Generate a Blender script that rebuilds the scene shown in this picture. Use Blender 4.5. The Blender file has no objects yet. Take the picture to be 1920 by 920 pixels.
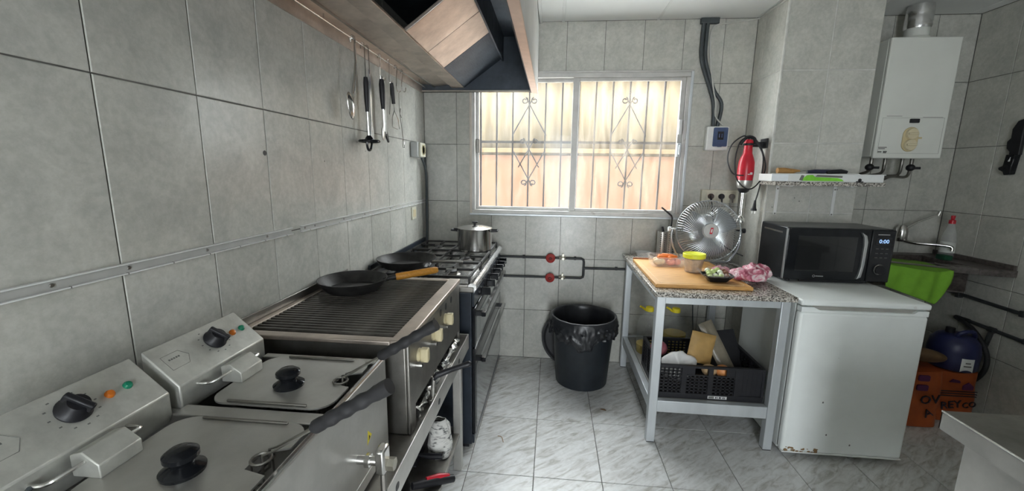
import bpy, math, random
from mathutils import Vector, Matrix, noise
random.seed(7)
SC = bpy.context.scene
COL = SC.collection
PI = math.pi

# ------------------------------------------------------------------ camera
cam_d = bpy.data.cameras.new('camera')
cam = bpy.data.objects.new('camera', cam_d)
COL.objects.link(cam)
CR, CU, CF = (0.99531851, 0.09564704, 0.01388164), (-0.03066468, 0.17631049, 0.98385684), (-0.09165552, 0.97967661, -0.17841808)
cam.matrix_world = Matrix(((CR[0], CU[0], -CF[0], 0.0), (CR[1], CU[1], -CF[1], 0.0),
                           (CR[2], CU[2], -CF[2], 1.4708), (0, 0, 0, 1)))
cam_d.sensor_width = 36.0
cam_d.lens = 780.1 / 1920 * 36.0
cam_d.shift_y = 1.6 / 1920
cam_d.clip_start = 0.02
SC.camera = cam

# ------------------------------------------------------------------ world, sun, exposure
world = bpy.data.worlds.new('sky')
SC.world = world
world.use_nodes = True
wn = world.node_tree.nodes
wn['Background'].inputs[0].default_value = (0.90, 0.96, 1.0, 1)
wn['Background'].inputs[1].default_value = 14.0
sun_d = bpy.data.lights.new('sun', 'SUN')
sun = bpy.data.objects.new('sun', sun_d)
COL.objects.link(sun)
sun_d.energy = 9.0
sun_d.angle = math.radians(0.6)
sun_d.color = (1.0, 0.90, 0.76)
sun.rotation_euler = (math.radians(24), math.radians(4), 0)      # high, from behind the house
sun.location = (0.3, -3, 8)
def portal(name, loc, rot, sx, sy):
    d = bpy.data.lights.new(name, 'AREA')
    d.shape = 'RECTANGLE'; d.size = sx; d.size_y = sy
    d.cycles.is_portal = True
    o = bpy.data.objects.new(name, d); COL.objects.link(o)
    o.location = loc; o.rotation_euler = rot
    return o
portal('daylight_portal_door', (0.26, -1.76, 1.05), (PI / 2, 0, 0), 0.56, 2.1)
portal('daylight_portal_window', (0.16, 3.27, 1.65), (-PI / 2, 0, 0), 1.6, 1.1)
SC.view_settings.view_transform = 'Standard'
SC.view_settings.look = 'None'
SC.view_settings.gamma = 1.0
SC.view_settings.use_curve_mapping = False
SC.view_settings.exposure = 0.68
SC.cycles.use_denoising = True
SC.cycles.max_bounces = 12
SC.cycles.diffuse_bounces = 7
SC.cycles.transparent_max_bounces = 12
SC.cycles.sample_clamp_indirect = 8
SC.cycles.caustics_reflective = False
SC.cycles.caustics_refractive = False

# ------------------------------------------------------------------ materials
MATS = {}
def newmat(name):
    m = bpy.data.materials.new(name); m.use_nodes = True
    MATS[name] = m
    nt = m.node_tree
    return m, nt, nt.nodes['Principled BSDF']
def coords(nt, scale=(1, 1, 1), kind='Object', rot=(0, 0, 0)):
    tc = nt.nodes.new('ShaderNodeTexCoord'); mp = nt.nodes.new('ShaderNodeMapping')
    mp.inputs['Scale'].default_value = scale; mp.inputs['Rotation'].default_value = rot
    if kind == 'World':
        g = nt.nodes.new('ShaderNodeNewGeometry'); nt.links.new(g.outputs['Position'], mp.inputs[0])
    else:
        nt.links.new(tc.outputs[kind], mp.inputs[0])
    return mp.outputs[0]
def noise_tex(nt, vec, scale, detail=4, rough=0.55, dist=0.0):
    n = nt.nodes.new('ShaderNodeTexNoise')
    n.inputs['Scale'].default_value = scale; n.inputs['Detail'].default_value = detail
    n.inputs['Roughness'].default_value = rough; n.inputs['Distortion'].default_value = dist
    nt.links.new(vec, n.inputs['Vector'])
    return n.outputs['Fac']
def ramp(nt, fac, stops):
    r = nt.nodes.new('ShaderNodeValToRGB')
    els = r.color_ramp.elements
    while len(els) < len(stops): els.new(0.5)
    for e, (p, c) in zip(els, stops):
        e.position = p; e.color = (c[0], c[1], c[2], 1) if len(c) == 3 else c
    nt.links.new(fac, r.inputs[0])
    return r.outputs[0]
def mixc(nt, a, b, fac, mode='MIX'):
    n = nt.nodes.new('ShaderNodeMix'); n.data_type = 'RGBA'; n.blend_type = mode
    for s, v in ((n.inputs[0], fac), (n.inputs[6], a), (n.inputs[7], b)):
        if hasattr(v, 'links') or isinstance(v, bpy.types.NodeSocket): nt.links.new(v, s)
        else: s.default_value = v if not isinstance(v, tuple) else (v[0], v[1], v[2], 1)
    return n.outputs[2]
def bump(nt, b, h, strength=0.2, dist=0.002):
    n = nt.nodes.new('ShaderNodeBump'); n.inputs['Strength'].default_value = strength
    n.inputs['Distance'].default_value = dist
    nt.links.new(h, n.inputs['Height']); nt.links.new(n.outputs[0], b.inputs['Normal'])
def mat(name, col, rough=0.5, metal=0.0, var=0.08, vscale=18, bumpv=0.0, bscale=60, spec=0.5, trans=0.0, coat=0.0, ior=1.45, alpha=1.0, stretch=(1, 1, 1), wear=None):
    if name in MATS: return MATS[name]
    m, nt, b = newmat(name)
    v = coords(nt, stretch)
    n = noise_tex(nt, v, vscale)
    lo = tuple(max(0, c * (1 - var)) for c in col); hi = tuple(min(1, c * (1 + var)) for c in col)
    c = ramp(nt, n, [(0.3, lo), (0.7, hi)])
    if wear:
        n2 = noise_tex(nt, coords(nt, (1, 1, 1)), wear[2], 6, 0.65)
        c = mixc(nt, c, wear[0], ramp(nt, n2, [(wear[1], (0, 0, 0)), (min(1, wear[1] + 0.15), (1, 1, 1))]))
    nt.links.new(c, b.inputs['Base Color'])
    b.inputs['Roughness'].default_value = rough; b.inputs['Metallic'].default_value = metal
    b.inputs['Specular IOR Level'].default_value = spec; b.inputs['IOR'].default_value = ior
    b.inputs['Transmission Weight'].default_value = trans; b.inputs['Coat Weight'].default_value = coat
    b.inputs['Alpha'].default_value = alpha
    if bumpv: bump(nt, b, noise_tex(nt, coords(nt, stretch), bscale, 3), bumpv)
    return m
def steel(name, col, rough, scratch=(40, 1, 1), dirt=0.25, dscale=6, metal=1.0):
    m, nt, b = newmat(name)
    n = noise_tex(nt, coords(nt, scratch), 14, 4, 0.6)
    d = noise_tex(nt, coords(nt, (1, 1, 1)), dscale, 6, 0.65)
    c = ramp(nt, d, [(0.35, tuple(x * (1 - dirt) for x in col)), (0.65, col)])
    nt.links.new(c, b.inputs['Base Color'])
    b.inputs['Metallic'].default_value = metal
    mr = nt.nodes.new('ShaderNodeMapRange')
    mr.inputs['To Min'].default_value = rough * 0.75; mr.inputs['To Max'].default_value = rough * 1.3
    nt.links.new(n, mr.inputs[0]); nt.links.new(mr.outputs[0], b.inputs['Roughness'])
    bump(nt, b, n, 0.06, 0.001)
    return m
def tile_mat(name, c1, c2, rough, scale=7):
    m, nt, b = newmat(name)
    w = coords(nt, (1, 1, 1), 'World')
    n1 = noise_tex(nt, w, scale, 8, 0.7, 0.6); n2 = noise_tex(nt, w, scale * 7, 6, 0.7)
    oi = nt.nodes.new('ShaderNodeObjectInfo')
    c = ramp(nt, n1, [(0.32, c2), (0.62, c1)])
    c = mixc(nt, c, ramp(nt, n2, [(0.4, (0.78, 0.78, 0.76)), (0.62, (1, 1, 1))]), 0.55, 'MULTIPLY')
    c = mixc(nt, c, ramp(nt, oi.outputs['Random'], [(0, (0.92, 0.92, 0.91)), (1, (1, 1, 1))]), 1.0, 'MULTIPLY')
    nt.links.new(c, b.inputs['Base Color'])
    b.inputs['Roughness'].default_value = rough
    bump(nt, b, n2, 0.05, 0.001)
    return m
M_TILE = tile_mat('glazed_grey_tile', (0.60, 0.595, 0.55), (0.47, 0.47, 0.435), 0.24)
M_GROUT = mat('grey_grout', (0.13, 0.125, 0.115), 0.9, var=0.4, vscale=9)
M_GROUTW = mat('white_grout', (0.55, 0.55, 0.52), 0.9, var=0.15)
def floor_mat():
    m, nt, b = newmat('streaked_marble_floor_tile')
    v = coords(nt, (1, 1, 1), 'World', (0, 0, math.radians(-38)))
    mp = nt.nodes.new('ShaderNodeMapping'); mp.inputs['Scale'].default_value = (1.6, 6.5, 1)
    nt.links.new(v, mp.inputs[0])
    oi = nt.nodes.new('ShaderNodeObjectInfo')
    ad = nt.nodes.new('ShaderNodeVectorMath'); ad.operation = 'ADD'
    ml = nt.nodes.new('ShaderNodeMath'); ml.operation = 'MULTIPLY'; ml.inputs[1].default_value = 14.0
    nt.links.new(oi.outputs['Random'], ml.inputs[0])
    nt.links.new(mp.outputs[0], ad.inputs[0]); nt.links.new(ml.outputs[0], ad.inputs[1])
    n = noise_tex(nt, ad.outputs[0], 5.0, 7, 0.62, 0.9)
    n2 = noise_tex(nt, v, 40, 4, 0.6)
    c = ramp(nt, n, [(0.33, (0.41, 0.40, 0.37)), (0.45, (0.60, 0.595, 0.58)), (0.58, (0.73, 0.735, 0.73))])
    c = mixc(nt, c, ramp(nt, n2, [(0.35, (0.86, 0.86, 0.85)), (0.6, (1, 1, 1))]), 0.6, 'MULTIPLY')
    nt.links.new(c, b.inputs['Base Color'])
    b.inputs['Roughness'].default_value = 0.33
    return m
M_FLOOR = floor_mat()
M_CEIL = mat('white_ceiling_board', (0.72, 0.73, 0.72), 0.75, var=0.03, vscale=4)
M_PAINT = mat('white_painted_plaster', (0.66, 0.67, 0.66), 0.7, var=0.06, vscale=5)
M_STEEL = steel('dull_brushed_steel', (0.54, 0.53, 0.50), 0.36, (1, 40, 1), 0.2, 6, 0.75)
M_STEELW = steel('greasy_warm_steel', (0.66, 0.575, 0.505), 0.45, (1, 30, 1), 0.35, 5)
M_STEELD = steel('dark_stained_steel', (0.33, 0.315, 0.29), 0.42, (1, 40, 1), 0.35)
M_HOODIN = steel('shaded_hood_steel', (0.10, 0.115, 0.135), 0.55, (30, 1, 1), 0.35, 4)  # dark blue-grey puts the dimness inside the hood into its colour
M_PANEL = steel('speckled_control_steel', (0.62, 0.62, 0.57), 0.40, (1, 30, 1), 0.25, 16, 0.45)
M_CHROME = steel('worn_chrome', (0.72, 0.71, 0.69), 0.2, (1, 1, 20), 0.15)
M_FOIL = mat('crumpled_foil', (0.80, 0.80, 0.80), 0.22, 1.0, 0.1, 20, 0.6, 45)
M_ALU = mat('brushed_aluminium_profile', (0.58, 0.61, 0.63), 0.42, 0.55, 0.08, 12, stretch=(1, 1, 0.2))
M_ALUW = mat('matte_window_aluminium', (0.50, 0.49, 0.47), 0.5, 0.35, 0.14, 9, wear=((0.30, 0.26, 0.22), 0.62, 9))
M_BLACK = mat('black_plastic', (0.011, 0.011, 0.014), 0.46, var=0.3)
M_BLACKG = mat('glossy_black', (0.010, 0.011, 0.013), 0.14, var=0.2, spec=0.35)
M_RUBBER = mat('black_rubber', (0.02, 0.02, 0.022), 0.6, var=0.3)
M_IRON = mat('seasoned_cast_iron', (0.035, 0.034, 0.033), 0.5, 0.4, 0.4, 25, 0.25, 90)
M_GRATE = mat('greasy_iron_bar', (0.075, 0.068, 0.060), 0.38, 0.6, 0.5, 14)
M_NAVY = mat('blue_black_enamel', (0.020, 0.026, 0.036), 0.32, var=0.25)
M_DOOR = mat('tinted_oven_glass', (0.045, 0.055, 0.058), 0.10, 0.0, 0.15, coat=0.5)
M_CREAM = mat('aged_cream_plastic', (0.62, 0.54, 0.34), 0.45, var=0.12)
M_CREAM2 = mat('ivory_plastic', (0.60, 0.58, 0.47), 0.45, var=0.06)
M_WHITEP = mat('white_plastic', (0.72, 0.73, 0.72), 0.4, var=0.04)
M_FRIDGE = mat('white_enamel_sheet', (0.80, 0.83, 0.815), 0.36, var=0.04, vscale=6, wear=((0.42, 0.36, 0.26), 0.72, 14))
M_BOILER = mat('off_white_enamel', (0.66, 0.67, 0.63), 0.4, var=0.04, vscale=5)
M_BEIGE = mat('beige_control_plate', (0.55, 0.46, 0.27), 0.5)
M_RED = mat('red_plastic', (0.52, 0.018, 0.035), 0.3, var=0.1)
M_REDV = mat('red_valve_paint', (0.36, 0.035, 0.03), 0.5, var=0.3)
M_YELLOW = mat('yellow_plastic', (0.80, 0.66, 0.03), 0.4)
M_LIME = mat('yellow_green_lid', (0.76, 0.80, 0.05), 0.4)
M_ORANGE = mat('orange_lamp_lens', (0.72, 0.19, 0.02), 0.25)
M_GREENL = mat('green_lamp_lens', (0.01, 0.20, 0.11), 0.25)
M_WOODH = mat('orange_wood_handle', (0.60, 0.27, 0.04), 0.45, var=0.2, stretch=(1, 12, 12))
M_WOODB = mat('brown_wood_handle', (0.36, 0.19, 0.06), 0.6, var=0.25, stretch=(2, 12, 12))
M_GREENC = mat('bright_green_cloth', (0.17, 0.38, 0.03), 0.85, var=0.1, bumpv=0.4, bscale=220)
M_CARD = mat('brown_kraft_pouch', (0.42, 0.26, 0.09), 0.6, var=0.15, bumpv=0.3, bscale=30)
M_PLASTIC = mat('cloudy_clear_plastic', (0.85, 0.87, 0.88), 0.12, 0.0, 0.03, trans=0.0, alpha=0.15)
M_CLEAR = mat('thin_clear_plastic', (0.80, 0.84, 0.84), 0.06, 0.0, 0.03, alpha=0.09)
M_OIL = mat('sunflower_oil', (0.70, 0.52, 0.10), 0.1, 0.0, 0.03, trans=0.0, alpha=0.6)
M_CABLE = mat('dark_grey_cable', (0.055, 0.065, 0.07), 0.55, var=0.2)
M_CABLEW = mat('white_cable', (0.50, 0.50, 0.47), 0.55)
M_PIPE = mat('dark_painted_pipe', (0.035, 0.038, 0.04), 0.45, var=0.3)
M_BRASS = mat('dull_brass', (0.42, 0.40, 0.34), 0.35, 0.9, 0.15)
M_SINK = mat('dark_stone_worktop', (0.085, 0.072, 0.066), 0.42, var=0.5, vscale=60)
M_BLUE = mat('blue_jug_plastic', (0.022, 0.026, 0.085), 0.35, var=0.15)
M_ORANGEB = mat('orange_printed_sack', (0.36, 0.075, 0.016), 0.5, var=0.18, vscale=12, bumpv=0.3, bscale=25)
M_BROWN = mat('brown_woven_lid', (0.11, 0.062, 0.028), 0.75, var=0.3, bumpv=0.4, bscale=120)
M_PRINT = mat('dark_print_ink', (0.03, 0.02, 0.03), 0.6)
M_GREYPR = mat('grey_print_ink', (0.16, 0.16, 0.15), 0.6)
M_SWBLUE = mat('smoky_blue_cover', (0.07, 0.10, 0.19), 0.2, var=0.15)
M_LINER = mat('black_bin_liner', (0.022, 0.023, 0.026), 0.30, var=0.3, bumpv=0.7, bscale=22)
M_BIN = mat('black_bin_plastic', (0.016, 0.020, 0.025), 0.38, var=0.2)
M_PEACH = mat('peach_render', (0.088, 0.050, 0.032), 0.9, spec=0.0, var=0.12, vscale=3)
M_SHEET = mat('cream_corrugated_sheet', (0.082, 0.066, 0.043), 0.9, spec=0.0, var=0.12, vscale=2, stretch=(6, 1, 0.4))
M_GRILLE = mat('grey_grille_paint', (0.045, 0.050, 0.065), 0.8, spec=0.1)
def board_mat():
    m, nt, b = newmat('bamboo_board')
    n = noise_tex(nt, coords(nt, (3, 26, 10)), 6, 5, 0.6)
    nt.links.new(ramp(nt, n, [(0.3, (0.50, 0.25, 0.07)), (0.7, (0.68, 0.38, 0.13))]), b.inputs['Base Color'])
    b.inputs['Roughness'].default_value = 0.5
    return m
M_BOARD = board_mat()
def granite():
    m, nt, b = newmat('speckled_granite')
    v = coords(nt, (1, 1, 1))
    vo = nt.nodes.new('ShaderNodeTexVoronoi'); vo.inputs['Scale'].default_value = 185
    nt.links.new(v, vo.inputs['Vector'])
    sep = nt.nodes.new('ShaderNodeSeparateColor'); nt.links.new(vo.outputs['Color'], sep.inputs[0])
    c = ramp(nt, sep.outputs[0], [(0.0, (0.04, 0.038, 0.036)), (0.32, (0.16, 0.145, 0.125)), (0.55, (0.36, 0.33, 0.29)), (0.85, (0.60, 0.57, 0.52))])
    nt.links.new(c, b.inputs['Base Color']); b.inputs['Roughness'].default_value = 0.22
    return m
M_GRANITE = granite()
def towel_mat():
    m, nt, b = newmat('pink_and_white_cloth')
    n = noise_tex(nt, coords(nt, (1, 1, 1)), 26, 3, 0.5, 1.2)
    c = ramp(nt, n, [(0.38, (0.30, 0.05, 0.09)), (0.50, (0.60, 0.22, 0.29)), (0.64, (0.74, 0.66, 0.66))])
    nt.links.new(c, b.inputs['Base Color']); b.inputs['Roughness'].default_value = 0.55
    return m
M_TOWEL = towel_mat()
def paper_mat():
    m, nt, b = newmat('printed_paper')
    n = noise_tex(nt, coords(nt, (1, 1, 3)), 34, 3, 0.5, 0.5)
    c = ramp(nt, n, [(0.36, (0.12, 0.12, 0.12)), (0.47, (0.62, 0.61, 0.58)), (0.8, (0.70, 0.69, 0.66))])
    nt.links.new(c, b.inputs['Base Color']); b.inputs['Roughness'].default_value = 0.7
    return m
M_PAPER = paper_mat()
def glass_mat(name, haze, tint, streak):
    m, nt, b = newmat(name)
    nt.nodes.remove(b)
    out = nt.nodes['Material Output']
    tr = nt.nodes.new('ShaderNodeBsdfTransparent'); tr.inputs[0].default_value = (0.97, 0.97, 0.96, 1)
    tl = nt.nodes.new('ShaderNodeBsdfTranslucent'); tl.inputs[0].default_value = (*tint, 1)
    gl = nt.nodes.new('ShaderNodeBsdfGlossy'); gl.inputs['Roughness'].default_value = 0.12
    n = noise_tex(nt, coords(nt, (7, 7, 1.1), 'World'), 3.0, 6, 0.62, 0.4)
    mr = nt.nodes.new('ShaderNodeMapRange')
    mr.inputs['From Min'].default_value = 0.35; mr.inputs['From Max'].default_value = 0.65
    mr.inputs['To Min'].default_value = haze; mr.inputs['To Max'].default_value = haze + streak
    nt.links.new(n, mr.inputs[0])
    mx = nt.nodes.new('ShaderNodeMixShader'); nt.links.new(mr.outputs[0], mx.inputs[0])
    nt.links.new(tr.outputs[0], mx.inputs[1]); nt.links.new(tl.outputs[0], mx.inputs[2])
    m2 = nt.nodes.new('ShaderNodeMixShader'); m2.inputs[0].default_value = 0.012
    nt.links.new(mx.outputs[0], m2.inputs[1]); nt.links.new(gl.outputs[0], m2.inputs[2])
    nt.links.new(m2.outputs[0], out.inputs[0])
    return m
M_GLASSL = glass_mat('hazy_window_glass', 0.013, (0.95, 0.90, 0.82), 0.030)
M_GLASSR = glass_mat('dirty_window_glass', 0.020, (0.95, 0.84, 0.70), 0.050)
def emit_mat(name, col, s):
    m, nt, b = newmat(name)
    b.inputs['Emission Color'].default_value = (*col, 1); b.inputs['Emission Strength'].default_value = s
    b.inputs['Base Color'].default_value = (0.02, 0.02, 0.03, 1)
    return m
M_DISPLAY = emit_mat('blue_led_digits', (0.30, 0.50, 1.0), 1.1)

# ------------------------------------------------------------------ mesh helpers
WL = {}
def V(*a): return Vector(a)
class M:
    def __init__(s): s.v = []; s.f = []
    def add(s, vs, fs):
        n = len(s.v); s.v += [Vector(p) for p in vs]; s.f += [tuple(i + n for i in f) for f in fs]; return s
    def box(s, x0, x1, y0, y1, z0, z1):
        return s.add([(x0, y0, z0), (x1, y0, z0), (x1, y1, z0), (x0, y1, z0), (x0, y0, z1), (x1, y0, z1), (x1, y1, z1), (x0, y1, z1)],
                     [(0, 3, 2, 1), (4, 5, 6, 7), (0, 1, 5, 4), (1, 2, 6, 5), (2, 3, 7, 6), (3, 0, 4, 7)])
    def cyl(s, a, b, r, n=16, r2=None):
        return s.tube([a, b], [r, r if r2 is None else r2], n)
    def tube(s, pts, r, n=10, closed=False):
        pts = [Vector(p) for p in pts]; k = len(pts)
        rs = list(r) if isinstance(r, (list, tuple)) else [r] * k
        vs = []; u = None
        for i, p in enumerate(pts):
            if closed: d = pts[(i + 1) % k] - pts[i - 1]
            else: d = pts[min(i + 1, k - 1)] - pts[max(i - 1, 0)]
            d.normalize()
            if u is None: u = d.orthogonal().normalized()
            u = (u - d * u.dot(d))
            u = u.normalized() if u.length > 1e-6 else d.orthogonal().normalized()
            w = d.cross(u)
            for j in range(n):
                a = 2 * PI * j / n
                vs.append(p + (u * math.cos(a) + w * math.sin(a)) * rs[i])
        fs = []
        for i in range(k if closed else k - 1):
            for j in range(n):
                a, b = i * n + j, i * n + (j + 1) % n
                c, d = ((i + 1) % k) * n + (j + 1) % n, ((i + 1) % k) * n + j
                fs.append((a, b, c, d))
        if not closed:
            fs.append(tuple(reversed(range(n)))); fs.append(tuple((k - 1) * n + j for j in range(n)))
        return s.add(vs, fs)
    def lathe(s, prof, c=(0, 0, 0), n=28, axis='Z', cap=True):
        vs = []; fs = []; c = Vector(c)
        for (r, h) in prof:
            for j in range(n):
                a = 2 * PI * j / n; x, y = r * math.cos(a), r * math.sin(a)
                p = {'Z': (x, y, h), 'X': (h, x, y), 'Y': (x, -h, y) if False else (x, h, -y)}[axis]
                vs.append(c + Vector(p))
        k = len(prof)
        for i in range(k - 1):
            for j in range(n):
                fs.append((i * n + j, i * n + (j + 1) % n, (i + 1) * n + (j + 1) % n, (i + 1) * n + j))
        if cap:
            fs.append(tuple(reversed(range(n)))); fs.append(tuple((k - 1) * n + j for j in range(n)))
        return s.add(vs, fs)
    def prism(s, poly, axis, a, b):
        n = len(poly)
        def P(p, t): return {'X': (t, p[0], p[1]), 'Y': (p[0], t, p[1]), 'Z': (p[0], p[1], t)}[axis]
        vs = [P(p, a) for p in poly] + [P(p, b) for p in poly]
        fs = [tuple(reversed(range(n))), tuple(range(n, 2 * n))] + [(i, (i + 1) % n, n + (i + 1) % n, n + i) for i in range(n)]
        return s.add(vs, fs)
    def sphere(s, c, r, n=14, sc=(1, 1, 1)):
        k = n // 2; prof = [(max(1e-4, r * math.sin(PI * i / k)), -r * math.cos(PI * i / k)) for i in range(k + 1)]
        b = len(s.v); s.lathe(prof, (0, 0, 0), n)
        for i in range(b, len(s.v)):
            q = s.v[i]; s.v[i] = Vector((q.x * sc[0] + c[0], q.y * sc[1] + c[1], q.z * sc[2] + c[2]))
        return s
    def grid(s, fn, nu, nv):
        vs = [fn(i / nu, j / nv) for i in range(nu + 1) for j in range(nv + 1)]
        fs = [(i * (nv + 1) + j, (i + 1) * (nv + 1) + j, (i + 1) * (nv + 1) + j + 1, i * (nv + 1) + j + 1) for i in range(nu) for j in range(nv)]
        return s.add(vs, fs)
    def t(s, mtx):
        s.v = [mtx @ p for p in s.v]; return s
    def about(s, c, axis, deg):
        c = Vector(c)
        return s.t(Matrix.Translation(c) @ Matrix.Rotation(math.radians(deg), 4, axis) @ Matrix.Translation(-c))
    def wob(s, amp, sc, seed=0):
        s.v = [p + noise.noise_vector(p * sc + Vector((seed, seed * 2.3, 0))) * amp for p in s.v]; return s
    def build(s, name, m, parent=None, bevel=0.0, seg=2, smooth=True, solid=0.0, sub=0, sharp=38):
        import bmesh
        lo = [min(p[i] for p in s.v) for i in range(3)]; hi = [max(p[i] for p in s.v) for i in range(3)]
        o0 = Vector(((lo[0] + hi[0]) / 2, (lo[1] + hi[1]) / 2, lo[2]))
        me = bpy.data.meshes.new(name)
        me.from_pydata([p - o0 for p in s.v], [], s.f); me.update()
        bm = bmesh.new(); bm.from_mesh(me); bmesh.ops.recalc_face_normals(bm, faces=bm.faces); bm.to_mesh(me); bm.free()
        me.materials.append(m)
        if smooth:
            me.polygons.foreach_set('use_smooth', [True] * len(me.polygons))
            me.set_sharp_from_angle(angle=math.radians(sharp))
        ob = bpy.data.objects.new(name, me); COL.objects.link(ob)
        WL[ob] = o0
        if parent is not None:
            ob.parent = parent; ob.location = o0 - WL[parent]
        else: ob.location = o0
        if solid:
            q = ob.modifiers.new('solid', 'SOLIDIFY'); q.thickness = solid; q.offset = 0
        if bevel:
            q = ob.modifiers.new('bevel', 'BEVEL'); q.width = bevel; q.segments = seg; q.limit_method = 'ANGLE'; q.angle_limit = math.radians(40)
        if sub:
            q = ob.modifiers.new('sub', 'SUBSURF'); q.levels = sub; q.render_levels = sub
        return ob
def link_copy(src, world_loc, parent):
    ob = src.copy(); COL.objects.link(ob)
    WL[ob] = Vector(world_loc); ob.parent = parent
    ob.location = WL[ob] - (WL[parent] if parent else Vector())
    return ob
def tag(o, label, cat, group=None):
    o['label'] = label; o['category'] = cat
    if group: o['group'] = group
    return o
def thing(name, label, cat, loc, group=None):
    o = bpy.data.objects.new(name, None); COL.objects.link(o); o.location = loc; WL[o] = Vector(loc)
    o.empty_display_size = 0.05
    return tag(o, label, cat, group)
def struct(o):
    o['kind'] = 'structure'; return o
def sroot(name, loc=(0, 0, 0)):
    o = bpy.data.objects.new(name, None); COL.objects.link(o); o.location = loc; WL[o] = Vector(loc)
    return struct(o)
def text(body, size, mtx, m, parent, name, ext=0.0006):
    c = bpy.data.curves.new(name, 'FONT'); c.body = body; c.size = size; c.extrude = ext
    c.align_x = 'CENTER'; c.align_y = 'CENTER'; c.resolution_u = 2
    t = bpy.data.objects.new(name + '_tmp', c); COL.objects.link(t)
    me = bpy.data.meshes.new_from_object(t)
    bpy.data.objects.remove(t); bpy.data.curves.remove(c)
    me.materials.clear(); me.materials.append(m); me.transform(mtx)
    me.name = name
    ob = bpy.data.objects.new(name, me); COL.objects.link(ob)
    ob.parent = parent; ob.location = -WL[parent]; WL[ob] = Vector((0, 0, 0))
    return ob
def frame_mtx(o, r, u):
    r = Vector(r).normalized(); u = Vector(u); u = (u - r * u.dot(r)).normalized(); n = r.cross(u); o = Vector(o)
    return Matrix(((r.x, u.x, n.x, o.x), (r.y, u.y, n.y, o.y), (r.z, u.z, n.z, o.z), (0, 0, 0, 1)))
def arc(c, r, a0, a1, n, ax=(1, 0, 0), ay=(0, 0, 1)):
    c, ax, ay = Vector(c), Vector(ax), Vector(ay)
    return [c + ax * (r * math.cos(math.radians(a0 + (a1 - a0) * i / n))) + ay * (r * math.sin(math.radians(a0 + (a1 - a0) * i / n))) for i in range(n + 1)]
def bez(p, n=16):
    p = [Vector(q) for q in p]; out = []
    for i in range(len(p) - 1):
        a, b, c, d = p[max(i - 1, 0)], p[i], p[i + 1], p[min(i + 2, len(p) - 1)]
        for k in range(n):
            t = k / n
            out.append(0.5 * ((2 * b) + (c - a) * t + (2 * a - 5 * b + 4 * c - d) * t * t + (3 * b - a - 3 * c + d) * t ** 3))
    out.append(p[-1]); return out
def rrect(x0, x1, y0, y1, r, n=4):
    pts = []
    for cx, cy, a in ((x1 - r, y0 + r, -90), (x1 - r, y1 - r, 0), (x0 + r, y1 - r, 90), (x0 + r, y0 + r, 180)):
        for i in range(n + 1):
            t = math.radians(a + 90 * i / n); pts.append((cx + r * math.cos(t), cy + r * math.sin(t)))
    return pts
# ------------------------------------------------------------------ the room
XL, XR, YB, YR, ZC = -0.961, 2.68, 3.129, -1.75, 2.492
TW, TH = 0.2629, 0.42
ROWS = [-0.0205 + TH * k for k in range(7)]
ROWS[0] = 0.0; ROWS[-1] = ZC
WX0, WX1, WZ0, WZ1 = -0.605, 0.93, 1.150, 2.158
CX0, CX1, CY = 1.33, 1.855, 2.752
TD, GAP = 0.006, 0.0016
_tc = {}
def tile(parent, axis, sgn, plane, u0, u1, v0, v1, m, holes=(), gap=GAP, name='tile'):
    """one tile on a plane; its face stands on the plane, its back TD behind"""
    u0 += gap; u1 -= gap; v0 += gap; v1 -= gap
    if u1 - u0 < 0.004 or v1 - v0 < 0.004: return
    pieces = [(u0, u1, v0, v1)]
    cut = False
    for (a, b, c, d) in holes:
        if u1 > a and u0 < b and v1 > c and v0 < d:
            cut = True; new = []
            for (p, q, r, s) in pieces:
                if p < a: new.append((p, min(q, a), r, s))
                if q > b: new.append((max(p, b), q, r, s))
                pp, qq = max(p, a), min(q, b)
                if pp < qq:
                    if r < c: new.append((pp, qq, r, c))
                    if s > d: new.append((pp, qq, d, s))
            pieces = new
    if not pieces: return
    key = (axis, sgn, round(u1 - u0, 3), round(v1 - v0, 3), m.name)
    def W(u, v, n):
        w = plane - sgn * n
        return {'X': (w, u, v), 'Y': (u, w, v), 'Z': (u, v, w)}[axis]
    c = W((u0 + u1) / 2, (v0 + v1) / 2, 0)
    if not cut and key in _tc:
        return link_copy(_tc[key][0], Vector(c) + _tc[key][1], parent)
    q = M()
    for (a, b, r, s) in pieces:
        e = 0.0016 if not cut else 0.0
        q.add([W(a, r, TD), W(b, r, TD), W(b, s, TD), W(a, s, TD),
               W(a, r, e), W(b, r, e), W(b, s, e), W(a, s, e),
               W(a + e, r + e, 0), W(b - e, r + e, 0), W(b - e, s - e, 0), W(a + e, s - e, 0)],
              [(0, 3, 2, 1), (0, 1, 5, 4), (1, 2, 6, 5), (2, 3, 7, 6), (3, 0, 4, 7),
               (4, 5, 9, 8), (5, 6, 10, 9), (6, 7, 11, 10), (7, 4, 8, 11), (8, 9, 10, 11)])
    o = q.build(name, m, parent, smooth=False)
    if not cut:
        _tc[key] = (o, WL[o] - Vector(c))
    return o
def spans(lo, hi, ref, step):
    k = math.ceil((lo - ref) / step - 1e-6); cuts = [lo]
    while ref + k * step < hi - 1e-6:
        if ref + k * step > lo + 1e-6: cuts.append(ref + k * step)
        k += 1
    cuts.append(hi)
    return list(zip(cuts[:-1], cuts[1:]))

# floor
floor = struct(M().box(XL - 0.15, XR + 0.15, YR - 1.2, YB + 0.15, -0.12, -TD + 0.002).build('floor', M_GROUT, smooth=False))
for (a, b) in spans(XL, XR, -0.0476, 0.3302):
    for (c, d) in spans(-0.6, YB, 2.2902, 0.4832):
        tile(floor, 'Z', 1, 0.0, a, b, c, d, M_FLOOR, name='floor_tile')
M().box(XL, XR, YR - 1.2, -0.602, -0.006, 0.0).build('plain_floor', M_FLOOR, floor, smooth=False)
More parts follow.
